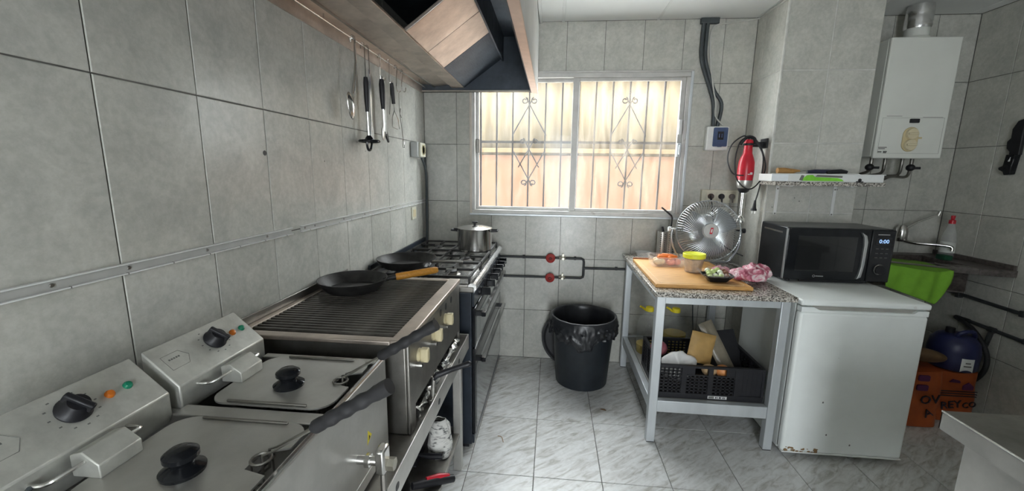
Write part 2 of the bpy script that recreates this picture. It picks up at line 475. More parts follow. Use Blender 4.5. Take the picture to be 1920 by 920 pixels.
# left wall
wall_left = struct(M().box(XL - 0.2, XL - TD + 0.003, YR, YB + 0.15, -0.1, ZC + 0.1).build('wall_left', M_GROUT, smooth=False))
for (a, b) in spans(0.3, YB, 0.8271, TW):
    for (c, d) in zip(ROWS[:-1], ROWS[1:]):
        tile(wall_left, 'X', 1, XL, a, b, c, d, M_TILE)
M().box(XL - 0.004, XL, YR, 0.298, 0, ZC).build('plain_tiling', M_TILE, wall_left, smooth=False)
M().lathe([(0.0085, 0), (0.0085, 0.0006)], (XL + 0.0002, 1.34, 1.518), 12, 'X').build('drill_hole', M_BLACK, wall_left)
for (y, z) in ((1.71, 1.50), (2.11, 1.56), (2.02, 1.60)):
    M().lathe([(0.0035, 0), (0.0035, 0.0006)], (XL + 0.0002, y, z), 8, 'X').build('drill_hole', M_GREYPR, wall_left)
# back wall with the window opening
q = M()
for (a, b, c, d) in ((XL - 0.2, WX0, -0.1, ZC + 0.1), (WX1, XR + 0.2, -0.1, ZC + 0.1), (WX0, WX1, -0.1, WZ0), (WX0, WX1, WZ1, ZC + 0.1)):
    q.box(a, b, YB + TD - 0.003, YB + 0.15, c, d)
wall_back = struct(q.build('wall_back', M_GROUT, smooth=False))
for (a, b) in spans(XL, CX0, -0.4532, TW) + spans(CX1, XR, -0.4532, TW):
    for (c, d) in zip(ROWS[:-1], ROWS[1:]):
        tile(wall_back, 'Y', -1, YB, a, b, c, d, M_TILE, holes=[(WX0, WX1, WZ0, WZ1)])
# the chimney breast beside the window
wall_column = struct(M().box(CX0 + TD - 0.003, CX1 - TD + 0.003, CY + TD - 0.003, YB, 0, ZC).build('wall_column', M_GROUTW, smooth=False))
for (a, b) in spans(CX0, CX1, CX0 + TW, TW):
    for (c, d) in zip(ROWS[:-1], ROWS[1:]):
        tile(wall_column, 'Y', -1, CY, a, b, c, d, M_TILE, gap=0.004)
for (a, b) in spans(CY + 0.003, YB, CY + TW, TW):
    for (c, d) in zip(ROWS[:-1], ROWS[1:]):
        tile(wall_column, 'X', -1, CX0, a, b, c, d, M_TILE)
        tile(wall_column, 'X', 1, CX1, a, b, c, d, M_TILE)
M().cyl((CX0 + 0.004, CY + 0.004, 0), (CX0 + 0.004, CY + 0.004, ZC), 0.0075, 10).build('corner_bead', M_GROUTW, wall_column)
for (x, z) in ((1.375, 1.27), (1.50, 1.33), (1.53, 1.31), (1.73, 1.26), (1.74, 1.385)):
    M().lathe([(0.004, 0), (0.004, -0.0006)], (x, CY - 0.0002, z), 8, 'Y').build('drill_hole', M_GREYPR, wall_column)
# right wall
wall_right = struct(M().box(XR + TD - 0.003, XR + 0.2, YR, YB + 0.15, -0.1, ZC + 0.1).build('wall_right', M_GROUT, smooth=False))
for (a, b) in spans(0.6, YB, 2.604, TW):
    for (c, d) in zip(ROWS[:-1], ROWS[1:]):
        tile(wall_right, 'X', -1, XR, a, b, c, d, M_TILE)
M().box(XR, XR + 0.004, YR, 0.598, 0, ZC).build('plain_tiling', M_TILE, wall_right, smooth=False)
# wall behind the camera with a wide open doorway to the yard
DX0, DX1, DZ = -0.02, 0.54, 2.1
q = M()
for (a, b, c, d) in ((XL - 0.2, DX0, -0.1, ZC + 0.1), (DX1, XR + 0.2, -0.1, ZC + 0.1), (DX0, DX1, DZ, ZC + 0.1)):
    q.box(a, b, YR - 0.15, YR, c, d)
struct(q.build('wall_rear', M_PAINT, smooth=False))
# ceiling of large boards
ceiling = struct(M().box(XL - 0.2, XR + 0.2, YR - 0.5, YB + 0.15, ZC + 0.008, ZC + 0.25).build('ceiling', M_PAINT, smooth=False))
for (a, b) in spans(-0.12, XR, 0.043, 0.64):
    for (c, d) in spans(YR, YB, YB, 1.22):
        tile(ceiling, 'Z', -1, ZC, a, b, c, d, M_CEIL, gap=0.002, name='ceiling_board')
M().box(-0.121, -0.101, 1.2, YB, ZC - 0.012, ZC).build('cover_strip', M_PAINT, ceiling, bevel=0.002)
M().box(0.033, 0.053, 1.2, YB, ZC - 0.006, ZC).build('cover_strip', M_PAINT, ceiling, bevel=0.002)
M().box(0.675, 0.691, 1.2, YB, ZC - 0.003, ZC).build('cover_strip', M_PAINT, ceiling, bevel=0.001)
# bulkhead between hood and ceiling
struct(M().box(XL, -0.124, 0.35, YB, 2.40, ZC).build('trim_1', M_PAINT, smooth=False))

# window
win = sroot('window_1', (0.16, YB, WZ0))
q = M(); fy0, fy1 = YB - 0.016, YB + 0.075
q.box(WX0, WX1, fy0, fy1, WZ0, WZ0 + 0.03).box(WX0, WX1, fy0, fy1, WZ1 - 0.035, WZ1)
q.box(WX0, WX0 + 0.028, fy0, fy1, WZ0 + 0.03, WZ1 - 0.035).box(WX1 - 0.03, WX1, fy0, fy1, WZ0 + 0.03, WZ1 - 0.035)
q.build('outer_frame', M_ALUW, win, bevel=0.003)
M().box(WX0 - 0.012, WX1 + 0.012, YB - 0.022, YB - 0.002, WZ0 - 0.012, WZ0 + 0.004).build('sill_strip', M_ALU, win, bevel=0.003)
M().box(WX0 - 0.012, WX0 + 0.006, YB - 0.022, YB - 0.002, WZ0, WZ1).build('side_strip', mat('cream_trim', (0.60, 0.54, 0.47), 0.5), win, bevel=0.003)
M().box(WX1 - 0.006, WX1 + 0.012, YB - 0.026, YB - 0.002, WZ0, WZ1).build('side_strip', M_ALU, win, bevel=0.003)
M().box(WX0 - 0.012, WX1 + 0.012, YB - 0.022, YB - 0.002, WZ1 - 0.006, WZ1 + 0.008).build('head_strip', M_ALUW, win, bevel=0.003)
def sash(x0, x1, y0, y1, bl, br, gm):
    z0, z1 = WZ0 + 0.03, WZ1 - 0.035
    q = M()
    q.box(x0, x0 + bl, y0, y1, z0, z1).box(x1 - br, x1, y0, y1, z0, z1)
    q.box(x0 + bl, x1 - br, y0, y1, z0, z0 + 0.022).box(x0 + bl, x1 - br, y0, y1, z1 - 0.022, z1)
    s = q.build('sash', M_ALUW, win, bevel=0.002)
    M().box(x0 + bl - 0.002, x1 - br + 0.002, (y0 + y1) / 2 - 0.002, (y0 + y1) / 2 + 0.002, z0 + 0.02, z1 - 0.02).build('pane', gm, s, smooth=False)
    return s
s1 = sash(WX0 + 0.028, 0.175, YB + 0.030, YB + 0.056, 0.022, 0.04, M_GLASSL)
s2 = sash(0.128, WX1 - 0.03, YB + 0.000, YB + 0.026, 0.044, 0.030, M_GLASSR)
M().box(0.872, 0.892, YB - 0.014, YB + 0.002, 1.74, 1.84).build('pull', M_WHITEP, s2, bevel=0.003)
q = M().box(0.872, 0.900, YB - 0.012, YB + 0.002, 1.585, 1.68); q.box(0.880, 0.892, YB - 0.028, YB - 0.010, 1.60, 1.665)
q.build('latch', M_ALU, s2, bevel=0.003)
M().box(-0.575, -0.547, YB + 0.012, YB + 0.032, 1.60, 1.70).build('latch', M_STEELD, s1, bevel=0.004)

# grille outside the glass
GY = 3.33
gr = thing('window_grille', 'grey iron window grille with scrolled ornaments outside the hazy glass', 'grille', (0.16, GY, WZ0))
def gx(x): return x
for k in range(13):
    x = -0.569 + 0.1255 * k
    M().box(x - 0.006, x + 0.006, GY - 0.006, GY + 0.006, 1.10, 2.30).build('bar', M_GRILLE, gr)
for z in (1.12, 1.692, 2.28):
    M().box(-0.62, 0.98, GY - 0.013, GY - 0.005, z - 0.009, z + 0.009).build('cross_bar', M_GRILLE, gr)
def scroll(x, z, sx, sz, L, r=0.026):
    c = Vector((x + sx * r, GY - 0.012, z))
    pts = []
    for i in range(22):
        a = i / 21 * 2 * PI * 1.15; rr = r * (0.35 + 0.65 * i / 21)
        pts.append(c + Vector((-sx * rr * math.cos(a + 0.3), 0, -sz * rr * math.sin(a + 0.3) * -1)))
    pts.append(Vector((x - sx * L * 0.55, GY - 0.012, z - sz * L)))
    M().tube(pts, 0.0045, 6).build('scroll', M_GRILLE, gr)
for cx in (-0.19, 0.56):
    for sx in (-1, 1):
        scroll(cx + sx * 0.012, 2.00, sx, 1, 0.26)
        scroll(cx + sx * 0.03, 1.70, sx, 1, 0.20, 0.022)
        scroll(cx + sx * 0.012, 1.38, sx, -1, 0.24)
# yard wall behind it: cream corrugated sheets above a peach parapet
fence = thing('corrugated_fence', 'sunlit cream corrugated sheet screen standing on the parapet outside the window', 'fence', (0.3, 5.2, 1.66))
for k in range(4):
    x0 = -1.7 + k * 1.0
    def f(u, v, x0=x0):
        x = x0 + u * 1.02; return (x, 5.2 + 0.022 * math.sin(x * 2 * PI / 0.20) + 0.004 * (k % 2), 1.66 + v * 0.99)
    M().grid(f, 60, 1).build('corrugated_sheet', M_SHEET, fence, solid=0.002)
for z in (1.715, 2.60):
    M().box(-1.7, 2.32, 5.12, 5.17, z - 0.026, z + 0.026).build('rail', mat('tan_rail', (0.075, 0.052, 0.03), 0.9, spec=0.0), fence, bevel=0.003)
tag(M().box(-2.4, 3.0, 5.16, 5.34, -0.1, 1.66).build('parapet_wall', M_PEACH, bevel=0.004), 'low peach rendered yard wall seen through the lower half of the window', 'wall')
struct(M().box(-3.2, 4.2, YB + 0.15, 6.2, -0.2, -0.05).build('floor_yard', M_PAINT, smooth=False))
# ------------------------------------------------------------------ extractor hood and hanging utensils
HY0, HY1 = 0.45, 3.09
hood = thing('extractor_hood', 'large stainless extractor hood with sloped filters above the cooking line', 'hood', (-0.54, 1.8, 2.02))
M().prism([(XL + 0.004, 2.076), (-0.865, 2.066), (-0.865, 2.10), (-0.957, 2.10)], 'Y', HY0, HY1).build('back_gutter', M_STEELW, hood, bevel=0.002)
M().box(XL + 0.0005, XL + 0.006, HY0, HY1, 2.016, 2.10).build('wall_flange', M_STEELW, hood)
M().prism([(-0.865, 2.058), (-0.735, 2.072), (-0.735, 2.084), (-0.865, 2.07)], 'Y', HY0, HY1 - 0.01).build('back_slope', M_STEELW, hood)
M().box(-0.868, -0.858, HY0, HY1 - 0.01, 2.052, 2.068).build('seam_strip', M_STEELD, hood)
M().prism([(-0.735, 2.048), (-0.648, 2.048), (-0.648, 2.060), (-0.735, 2.060)], 'Y', HY0, HY1 - 0.01).build('filter_channel', M_STEELW, hood, bevel=0.002)
def filt(y0, y1):
    q = M().prism([(-0.645, 2.052), (-0.380, 2.240), (-0.390, 2.254), (-0.655, 2.066)], 'Y', y0 + 0.002, y1 - 0.002)
    q.build('filter', M_STEELW, hood, bevel=0.003)
filt(2.186, 2.508); filt(1.866, 2.186)
# frame around the filter opening
M().prism([(-0.645, 2.052), (-0.380, 2.240), (-0.390, 2.262), (-0.655, 2.074)], 'Y', 2.510, HY1 - 0.005).build('blank_plate', M_HOODIN, hood)
M().prism([(-0.376, 2.225), (-0.366, 2.225), (-0.366, 2.40), (-0.376, 2.40)], 'Y', HY0, HY1).build('divider', M_HOODIN, hood)
M().box(-0.955, -0.376, HY0, HY1, 2.385, 2.398).build('top_plate', M_HOODIN, hood)
M().box(-0.366, -0.168, HY0, HY1, 2.385, 2.398).build('top_plate', M_HOODIN, hood)
M().box(-0.955, -0.128, HY1 - 0.012, HY1, 2.02, 2.40).build('end_plate', M_HOODIN, hood)
M().prism([(-0.955, 2.02), (-0.13, 2.02), (-0.13, 2.032), (-0.955, 2.032)], 'Y', HY1 - 0.028, HY1 + 0.002).build('end_rim', M_STEELD, hood, bevel=0.002)
M().box(-0.955, -0.128, HY0, HY0 + 0.012, 2.02, 2.40).build('end_plate', M_HOODIN, hood)
M().box(-0.134, -0.122, HY0, HY1, 2.012, 2.40).build('side_panel', M_PAINT, hood)
M().prism([(-0.165, 2.012), (-0.122, 2.006), (-0.122, 2.018), (-0.165, 2.024)], 'Y', HY0, HY1).build('side_rim', mat('sunlight_tinted_rim', (0.66, 0.55, 0.48), 0.45, 0.6), hood, bevel=0.002)  # pinkish base colour holds light reflected from the sunlit fence
M().prism([(-0.170, 2.014), (-0.165, 2.014), (-0.262, 2.398), (-0.268, 2.398)], 'Y', HY0, HY1).build('inner_side', M_HOODIN, hood)
M().tube([(-0.920, HY0, 2.052), (-0.920, HY1 - 0.05, 2.046)], 0.004, 8).build('hanging_rail', M_CHROME, hood)
for y in (0.9, 1.7, 2.9):
    M().tube([(-0.920, y, 2.05), (-0.920, y, 2.077)], 0.003, 6).build('rail_stud', M_CHROME, hood)

RX, RZ = -0.920, 2.050
def ut(name, label, y, cat='utensil'):
    return thing(name, label, cat, (RX, y, 1.55))
def hookpts(y):  # a crook over the rail, open towards the wall
    return [Vector((RX - 0.010, y, RZ - 0.016)), Vector((RX - 0.0095, y, RZ)), Vector((RX - 0.006, y, RZ + 0.009)), Vector((RX, y, RZ + 0.0115)),
            Vector((RX + 0.007, y, RZ + 0.008)), Vector((RX + 0.009, y, RZ - 0.006))]
# 1 long steel spoon
t = ut('serving_spoon', 'long steel serving spoon hanging nearest the camera on the hood rail', 1.94)
M().tube(hookpts(1.94) + [V(RX + 0.010, 1.938, 1.95), V(RX + 0.010, 1.918, 1.87), V(RX + 0.010, 1.896, 1.80)], [0.0055] * 6 + [0.006, 0.0065, 0.0085], 8).build('handle', M_CHROME, t)
q = M()
def bowl(u, v):
    a = 2 * PI * v; r = u
    return (RX + 0.008 + 0.016 * (1 - r * r), 1.872 + 0.030 * r * math.cos(a) , 1.748 + 0.060 * r * math.sin(a))
q.grid(bowl, 6, 18).about((RX + 0.01, 1.872, 1.748), 'X', 15)
q.build('bowl', M_CHROME, t, solid=0.002)
# 2 masher with black handle and ring head
t = ut('potato_masher', 'black-handled tool ending in a ringed black masher head beside the long spoon', 2.04)
M().tube(hookpts(2.04) + [V(RX + 0.009, 2.04, 1.90)], 0.003, 6).build('hook', M_CHROME, t)
M().tube([V(RX + 0.009, 2.04, 1.905), V(RX + 0.010, 2.04, 1.88), V(RX + 0.010, 2.04, 1.80), V(RX + 0.010, 2.04, 1.745)], [0.010, 0.0135, 0.0125, 0.009], 10).build('grip', M_BLACK, t)
M().tube([V(RX + 0.010, 2.04, 1.745), V(RX + 0.012, 2.04, 1.62)], 0.0055, 8).build('shaft', M_CHROME, t)
q = M(); q.tube(arc((RX + 0.014, 2.04, 1.605), 0.046, 0, 360, 24, (0.75, 0.66, 0), (-0.66, 0.75, 0))[:-1], 0.007, 8, True)
q.tube(arc((RX + 0.014, 2.04, 1.600), 0.028, 180, 360, 12, (0, 1, 0), (0.1, 0, 1.4)), 0.006, 8)
q.lathe([(0.010, 0.02), (0.024, 0.0), (0.026, -0.01), (0.01, -0.012)], (RX + 0.013, 2.04, 1.612), 16)
q.build('head', M_BLACKG, t)
# 3 steel spatula next to it
t = ut('steel_spatula', 'slim polished steel spatula hanging behind the black-handled masher', 2.085)
M().tube(hookpts(2.085) + [V(RX + 0.009, 2.085, 1.93)], 0.0028, 6).build('hook', M_CHROME, t)
M().prism([(2.077, 1.95), (2.097, 1.95), (2.100, 1.82), (2.094, 1.70), (2.110, 1.66), (2.104, 1.61), (2.072, 1.61), (2.070, 1.66), (2.080, 1.70), (2.076, 1.82)], 'X', RX + 0.006, RX + 0.010).build('blade', mat('bluish_polished_steel', (0.55, 0.60, 0.68), 0.2, 1.0), t, bevel=0.001)
# 4 tongs with black grip and steel arm
t = ut('kitchen_tongs', 'black-gripped steel tongs with a dark pointed tip hanging on a bent hook', 2.25)
M().tube(bez([(RX - 0.008, 2.235, RZ - 0.010), (RX - 0.004, 2.235, RZ + 0.010), (RX + 0.007, 2.237, RZ + 0.003), (RX + 0.006, 2.225, 1.985), (RX + 0.008, 2.228, 1.93), (RX + 0.014, 2.245, 1.925), (RX + 0.016, 2.262, 1.945)], 6), 0.0026, 6).build('hook', M_CHROME, t)
M().tube([V(RX + 0.010, 2.232, 1.935), V(RX + 0.010, 2.232, 1.91), V(RX + 0.010, 2.236, 1.84), V(RX + 0.010, 2.238, 1.785)], [0.011, 0.0155, 0.0145, 0.010], 10).build('grip', M_BLACK, t)
M().tube([V(RX + 0.010, 2.238, 1.785), V(RX + 0.010, 2.244, 1.67)], 0.007, 8).build('shaft', M_CHROME, t)
M().tube(bez([(RX + 0.006, 2.240, 1.945), (RX + 0.006, 2.262, 1.925), (RX + 0.006, 2.268, 1.80), (RX + 0.006, 2.266, 1.66)], 6), 0.0095, 8).build('arm', M_STEEL, t)
M().prism([(2.250, 1.69), (2.270, 1.70), (2.308, 1.62), (2.300, 1.615), (2.250, 1.66)], 'X', RX + 0.002, RX + 0.012).build('tip', M_BLACK, t, bevel=0.002)
q = M(); q.sphere((RX + 0.008, 2.232, 1.66), 0.024, 12, (0.25, 1, 1.6)); q.build('spoon_end', M_STEEL, t)
# 5 wire masher
t = ut('wire_masher', 'small wire masher with a short black grip, right of the tongs', 2.37)
M().tube(bez([(RX - 0.008, 2.345, RZ - 0.010), (RX - 0.003, 2.347, RZ + 0.010), (RX + 0.007, 2.352, RZ), (RX + 0.008, 2.342, 1.96), (RX + 0.010, 2.350, 1.94), (RX + 0.014, 2.372, 1.955)], 6), 0.0022, 6).build('hook', M_CHROME, t)
M().tube([V(RX + 0.010, 2.368, 1.945), V(RX + 0.010, 2.375, 1.92), V(RX + 0.010, 2.392, 1.835)], [0.010, 0.0125, 0.0105], 10).build('grip', M_BLACK, t)
q = M()
q.tube([V(RX + 0.010, 2.392, 1.84), V(RX + 0.010, 2.398, 1.80), V(RX + 0.010, 2.365, 1.76), V(RX + 0.010, 2.362, 1.705), V(RX + 0.010, 2.440, 1.700)], 0.0024, 6)
q.tube([V(RX + 0.010, 2.398, 1.80), V(RX + 0.010, 2.455, 1.755), V(RX + 0.010, 2.470, 1.705)], 0.0024, 6)
q.tube([V(RX + 0.008, 2.352, 1.945), V(RX + 0.008, 2.350, 1.86), V(RX + 0.008, 2.330, 1.77)], 0.002, 6)
q.build('wire_head', M_CHROME, t)
# 6 wire skewer on an S hook, 7 a spare hook
t = ut('wire_skewer', 'thin wire skewer ending in a small square loop, on a round hook', 2.50)
M().tube(bez([(RX - 0.008, 2.465, RZ - 0.01), (RX - 0.003, 2.467, RZ + 0.010), (RX + 0.007, 2.470, RZ - 0.004), (RX + 0.008, 2.452, 1.98), (RX + 0.008, 2.450, 1.93), (RX + 0.010, 2.475, 1.912), (RX + 0.012, 2.505, 1.925)], 6), 0.003, 6).build('hook', M_CHROME, t)
q = M(); q.tube(bez([(RX + 0.010, 2.478, 1.918), (RX + 0.009, 2.482, 1.82), (RX + 0.009, 2.502, 1.74), (RX + 0.009, 2.530, 1.652)], 6), 0.0024, 6)
q.tube([V(RX + 0.009, 2.530, 1.652), V(RX + 0.009, 2.516, 1.636), V(RX + 0.009, 2.520, 1.602), V(RX + 0.009, 2.548, 1.602), V(RX + 0.009, 2.550, 1.632)], 0.0024, 6, True)
q.tube(bez([(RX + 0.009, 2.50, 1.825), (RX + 0.009, 2.488, 1.795), (RX + 0.009, 2.512, 1.775)], 6), 0.003, 6)
q.build('wire', M_CHROME, t)
t = ut('spare_hook', 'empty curled steel hook, farthest along the hood rail', 2.59)
M().tube(bez([(RX - 0.008, 2.565, RZ - 0.014), (RX - 0.003, 2.566, RZ + 0.008), (RX + 0.007, 2.566, RZ - 0.006), (RX + 0.008, 2.535, 1.97), (RX + 0.010, 2.545, 1.935), (RX + 0.012, 2.58, 1.935), (RX + 0.012, 2.595, 1.96)], 6), 0.003, 6).build('hook', M_CHROME, t)

# ------------------------------------------------------------------ left wall fittings
def trunking(y0, y1, label, screws):
    t = thing('cable_trunking', label, 'trunking', (XL, (y0 + y1) / 2, 1.228), 'open cable trunking on the left wall')
    z0, z1 = 1.2295, 1.2515
    M().box(XL + 0.0002, XL + 0.003, y0, y1, z0, z1).build('base', mat('grey_trunking_base', (0.42, 0.42, 0.40), 0.6), t)
    for (a, b) in ((z0 - 0.0015, z0 + 0.0015), (z1 - 0.0015, z1 + 0.0015)):
        M().box(XL + 0.0005, XL + 0.011, y0, y1, a, b).build('flange', M_WHITEP, t, bevel=0.0005)
    for y in screws:
        M().lathe([(0.0045, 0), (0.0035, 0.002)], (XL + 0.0032, y, (z0 + z1) / 2), 10, 'X').build('screw', M_STEELD, t)
    k = y0 + 0.05
    while k < y1:
        M().box(XL + 0.006, XL + 0.0115, k, k + 0.002, z0 - 0.002, z0 + 0.002).build('notch', M_GREYPR, t); k += 0.115
trunking(0.32, 1.445, 'longer open white cable trunking on the left wall nearest the camera', [0.69, 0.84, 1.06, 1.31])
trunking(1.505, 3.118, 'open white cable trunking on the left wall behind the frying pans', [1.53, 1.60, 1.84, 2.06, 2.4])
t = thing('wall_socket', 'square white wall socket on a box on the left wall near the corner', 'socket', (XL, 2.87, 1.55))
M().box(XL + 0.001, XL + 0.050, 2.80, 2.935, 1.552, 1.655).build('back_box', mat('grey_box', (0.42, 0.43, 0.42), 0.6), t, bevel=0.006)
M().box(XL + 0.050, XL + 0.066, 2.825, 2.935, 1.556, 1.652).build('face_plate', M_CREAM2, t, bevel=0.006)
M().lathe([(0.036, 0.0), (0.036, 0.004), (0.031, 0.004), (0.028, -0.004)], (XL + 0.066, 2.880, 1.604), 24, 'X').build('socket_ring', M_CREAM, t)
tag(M().tube(bez([(XL + 0.03, 2.95, 1.555), (XL + 0.035, 3.03, 1.45), (XL + 0.03, 3.055, 1.2), (XL + 0.025, 3.05, 0.93)], 8), 0.0085, 8).build('socket_cable', M_CABLE), 'thick grey cable dropping from the wall socket behind the cooker', 'cable')
tag(M().tube(bez([(XL + 0.016, 3.075, 1.60), (XL + 0.018, 3.085, 1.4), (XL + 0.016, 3.08, 1.1), (XL + 0.016, 3.085, 0.9)], 8), 0.007, 8).build('corner_cable', M_CABLE), 'thinner dark cable running down the corner beside the window', 'cable')
t = thing('blank_plate', 'small cream cover plate low on the left wall below the trunking', 'cover plate', (XL, 2.83, 1.127))
M().box(XL + 0.0005, XL + 0.008, 2.782, 2.872, 1.128, 1.214).build('plate', M_CREAM2, t, bevel=0.003)
M().box(XL + 0.008, XL + 0.0105, 2.80, 2.855, 1.146, 1.196).build('insert', M_CREAM, t, bevel=0.002)
# ------------------------------------------------------------------ steel stand carrying fryer and grill
SX, SZ = -0.388, 0.655
st = thing('steel_stand', 'long stainless stand carrying the fryer and the grill along the left wall', 'stand', (-0.68, 1.05, 0))
M().box(-0.955, SX - 0.006, 0.10, 1.912, SZ - 0.012, SZ).build('top', M_STEELD, st, bevel=0.003)
M().box(SX - 0.006, SX, 0.10, 1.920, 0.600, 0.676).build('apron', M_STEEL, st, bevel=0.002)
M().box(-0.955, SX - 0.006, 1.912, 1.920, 0.600, 0.676).build('end_apron', M_STEELD, st, bevel=0.002)
for y in (0.95, 1.37, 1.70):
    M().prism(rrect(y - 0.012, y + 0.012, 0.625, 0.646, 0.009), 'X', SX - 0.004, SX + 0.0008).build('slot', M_BLACK, st)
for (x, y) in ((-0.445, 1.805), (-0.945, 1.865), (-0.445, 0.16), (-0.945, 0.16)):
    M().box(x, x + 0.04, y, y + 0.04, 0.0, 0.60).build('leg', M_STEEL, st, bevel=0.003)
M().box(-0.95, -0.412, 0.13, 1.86, 0.185, 0.205).build('lower_shelf', M_STEELD, st, bevel=0.003)
for y in (1.79,):
    M().lathe([(0.013, 0), (0.013, 0.012)], (-0.402, y + 0.02, 0.56), 10, 'X').build('bolt', M_BLACK, st)

# ------------------------------------------------------------------ double fryer
FX0, FX1, FY0, FY1, FZ = -0.890, -0.450, 0.30, 1.052, 0.940
fr = thing('double_fryer', 'twin-tank stainless deep fryer with two sloped control heads, nearest the camera', 'fryer', (-0.67, 0.68, SZ))
q = M().box(FX0, FX1, FY0, FY1, SZ + 0.012, 0.70)
q.box(FX0, FX0 + 0.012, FY0, FY1, 0.70, FZ).box(FX1 - 0.012, FX1, FY0, FY1, 0.70, FZ + 0.012)
q.box(FX0 + 0.012, FX1 - 0.012, FY0, FY0 + 0.012, 0.70, FZ).box(FX0 + 0.012, FX1 - 0.012, FY1 - 0.010, FY1, 0.70, FZ)
q.box(FX0 + 0.012, FX1 - 0.012, 0.752, 0.776, 0.70, FZ)
q.build('body', M_STEEL, fr, bevel=0.003)
M().tube([(FX1 - 0.006, FY0, FZ + 0.014), (FX1 - 0.006, FY1, FZ + 0.014)], 0.0055, 8).build('rolled_edge', M_CHROME, fr)
for (a, b) in ((0.745, 0.783),):
    M().box(-0.80, FX1 - 0.012, a, b, FZ, FZ + 0.006).build('centre_ridge', M_STEEL, fr, bevel=0.002)
M().box(-0.80, FX1 - 0.012, FY1 - 0.022, FY1, FZ, FZ + 0.006).build('side_ridge', M_STEEL, fr, bevel=0.002)
for x, y in ((-0.86, 0.34), (-0.48, 0.34), (-0.86, 1.01), (-0.48, 1.01)):
    M().cyl((x, y, SZ), (x, y, SZ + 0.014), 0.018, 12).build('foot', M_BLACK, fr)
PU = Vector((0.085, 0, -0.0760)).normalized(); PN = Vector((0.0760, 0, 0.085)).normalized()
def head(y0, y1, yc, yb, l1, l2):
    h = M().prism([(-0.890, FZ - 0.02), (-0.890, 1.066), (-0.806, 0.991), (-0.806, FZ + 0.002), (-0.815, FZ - 0.02)], 'Y', y0, y1).build('control_head', M_PANEL, fr, bevel=0.003)
    def on(y, s, n=0.0): return Vector((-0.890, y, 1.066)) + PU * s + PN * n
    c = on(yc, 0.050)
    R = frame_mtx(c, (0, 1, 0), -PU)
    q = M().lathe([(0.0265, 0.0), (0.0275, 0.004), (0.022, 0.010), (0.019, 0.020), (0.017, 0.024)], (0, 0, 0), 26)
    q.t(Matrix.Rotation(math.radians(200), 4, 'Z'))
    q.t(R); kn = q.build('knob', M_BLACK, h)
    q = M().box(-0.006, 0.006, -0.025, 0.025, 0.014, 0.031).t(Matrix.Rotation(math.radians(20), 4, 'Z')).t(R); q.build('knob_grip', M_BLACK, h, bevel=0.003)
    for (dy, mm, nm) in ((l1, M_ORANGE, 'orange_lamp'), (l2, M_GREENL, 'green_lamp')):
        p = on(dy, 0.0545)
        q = M().lathe([(0.0085, 0), (0.0085, 0.003), (0.006, 0.007), (0.001, 0.008)], (0, 0, 0), 14).t(frame_mtx(p, (0, 1, 0), -PU)); q.build(nm, mm, h)
    for k in range(11):
        a = math.radians(-60 + k * 30)
        p = c + Vector((0, 1, 0)) * (0.037 * math.cos(a)) + PU * (0.037 * math.sin(a))
        q = M().box(-0.0022, 0.0022, -0.0012, 0.0012, 0.0003, 0.0006).t(frame_mtx(p, (0, 1, 0), -PU)); q.build('dial_mark', M_GREYPR, h)
    p = on(y0 + 0.048, 0.052)
    q = M()
    pts = [(-0.028, -0.02), (-0.028, 0.02), (0.016, 0.02), (0.030, 0.0), (0.016, -0.02)]
    q.tube([V(a, b, 0.0004) for a, b in pts], 0.0005, 4, True).t(frame_mtx(p, (0, 1, 0), -PU)); q.build('badge_outline', M_GREYPR, h)
    q = M()
    for k in range(5): q.box(-0.018 + k * 0.006, -0.014 + k * 0.006, 0.004, 0.008, 0.0003, 0.0006)
    q.t(frame_mtx(p, (0, 1, 0), -PU)); q.build('badge_print', M_GREYPR, h)
    # element bracket standing in front of the head, with its lifting bar
    b = M().prism([(-0.795, 0.962), (-0.795, 0.990), (-0.772, 0.997), (-0.742, 0.975), (-0.742, 0.950), (-0.795, 0.950)], 'Y', yb, yb + 0.075).build('element_bracket', M_PANEL, h, bevel=0.002)
    M().tube(bez([(-0.806, yb - 0.050, 0.972), (-0.780, yb - 0.046, 0.974), (-0.768, yb - 0.02, 0.980), (-0.768, yb + 0.085, 0.980), (-0.775, yb + 0.100, 0.978), (-0.806, yb + 0.104, 0.975)], 5), 0.0036, 8).build('lifting_bar', M_CHROME, h)
    return h
head(0.776, 1.050, 0.933, 0.878, 0.989, 1.022); head(0.455, 0.752, 0.611, 0.552, 0.671, 0.706)
tag(M().tube(bez([(-0.80, 0.50, 0.972), (-0.79, 0.468, 0.955), (-0.80, 0.43, 0.95), (-0.80, 0.36, 0.948)], 6), 0.004, 8).build('probe_wire', M_CABLE), 'thin grey wire curling beside the nearer fryer control head', 'wire')
# drain tap and sticker
q = M().tube([(FX1, 0.865, 0.775), (-0.395, 0.865, 0.775)], 0.011, 10); q.tube([(-0.43, 0.865, 0.775), (-0.418, 0.865, 0.775)], 0.017, 6)
tp = q.build('drain_tap', M_CHROME, fr)
M().box(-0.400, -0.376, 0.845, 0.885, 0.750, 0.815).build('valve_block', M_CHROME, tp, bevel=0.006)
M().tube([(-0.376, 0.872, 0.765), (-0.360, 0.872, 0.765)], 0.016, 6).build('hex_nut', M_BRASS, tp)
M().tube([(-0.388, 0.865, 0.75), (-0.388, 0.865, 0.69)], 0.008, 8).build('spout', M_STEELD, tp)
M().prism([(0.918, 0.775), (0.944, 0.790), (0.924, 0.812)], 'X', FX1, FX1 + 0.0006).build('warning_sticker', M_YELLOW, fr)
M().prism([(0.926, 0.784), (0.934, 0.790), (0.928, 0.798)], 'X', FX1 + 0.0006, FX1 + 0.001).build('warning_mark', M_PRINT, fr)

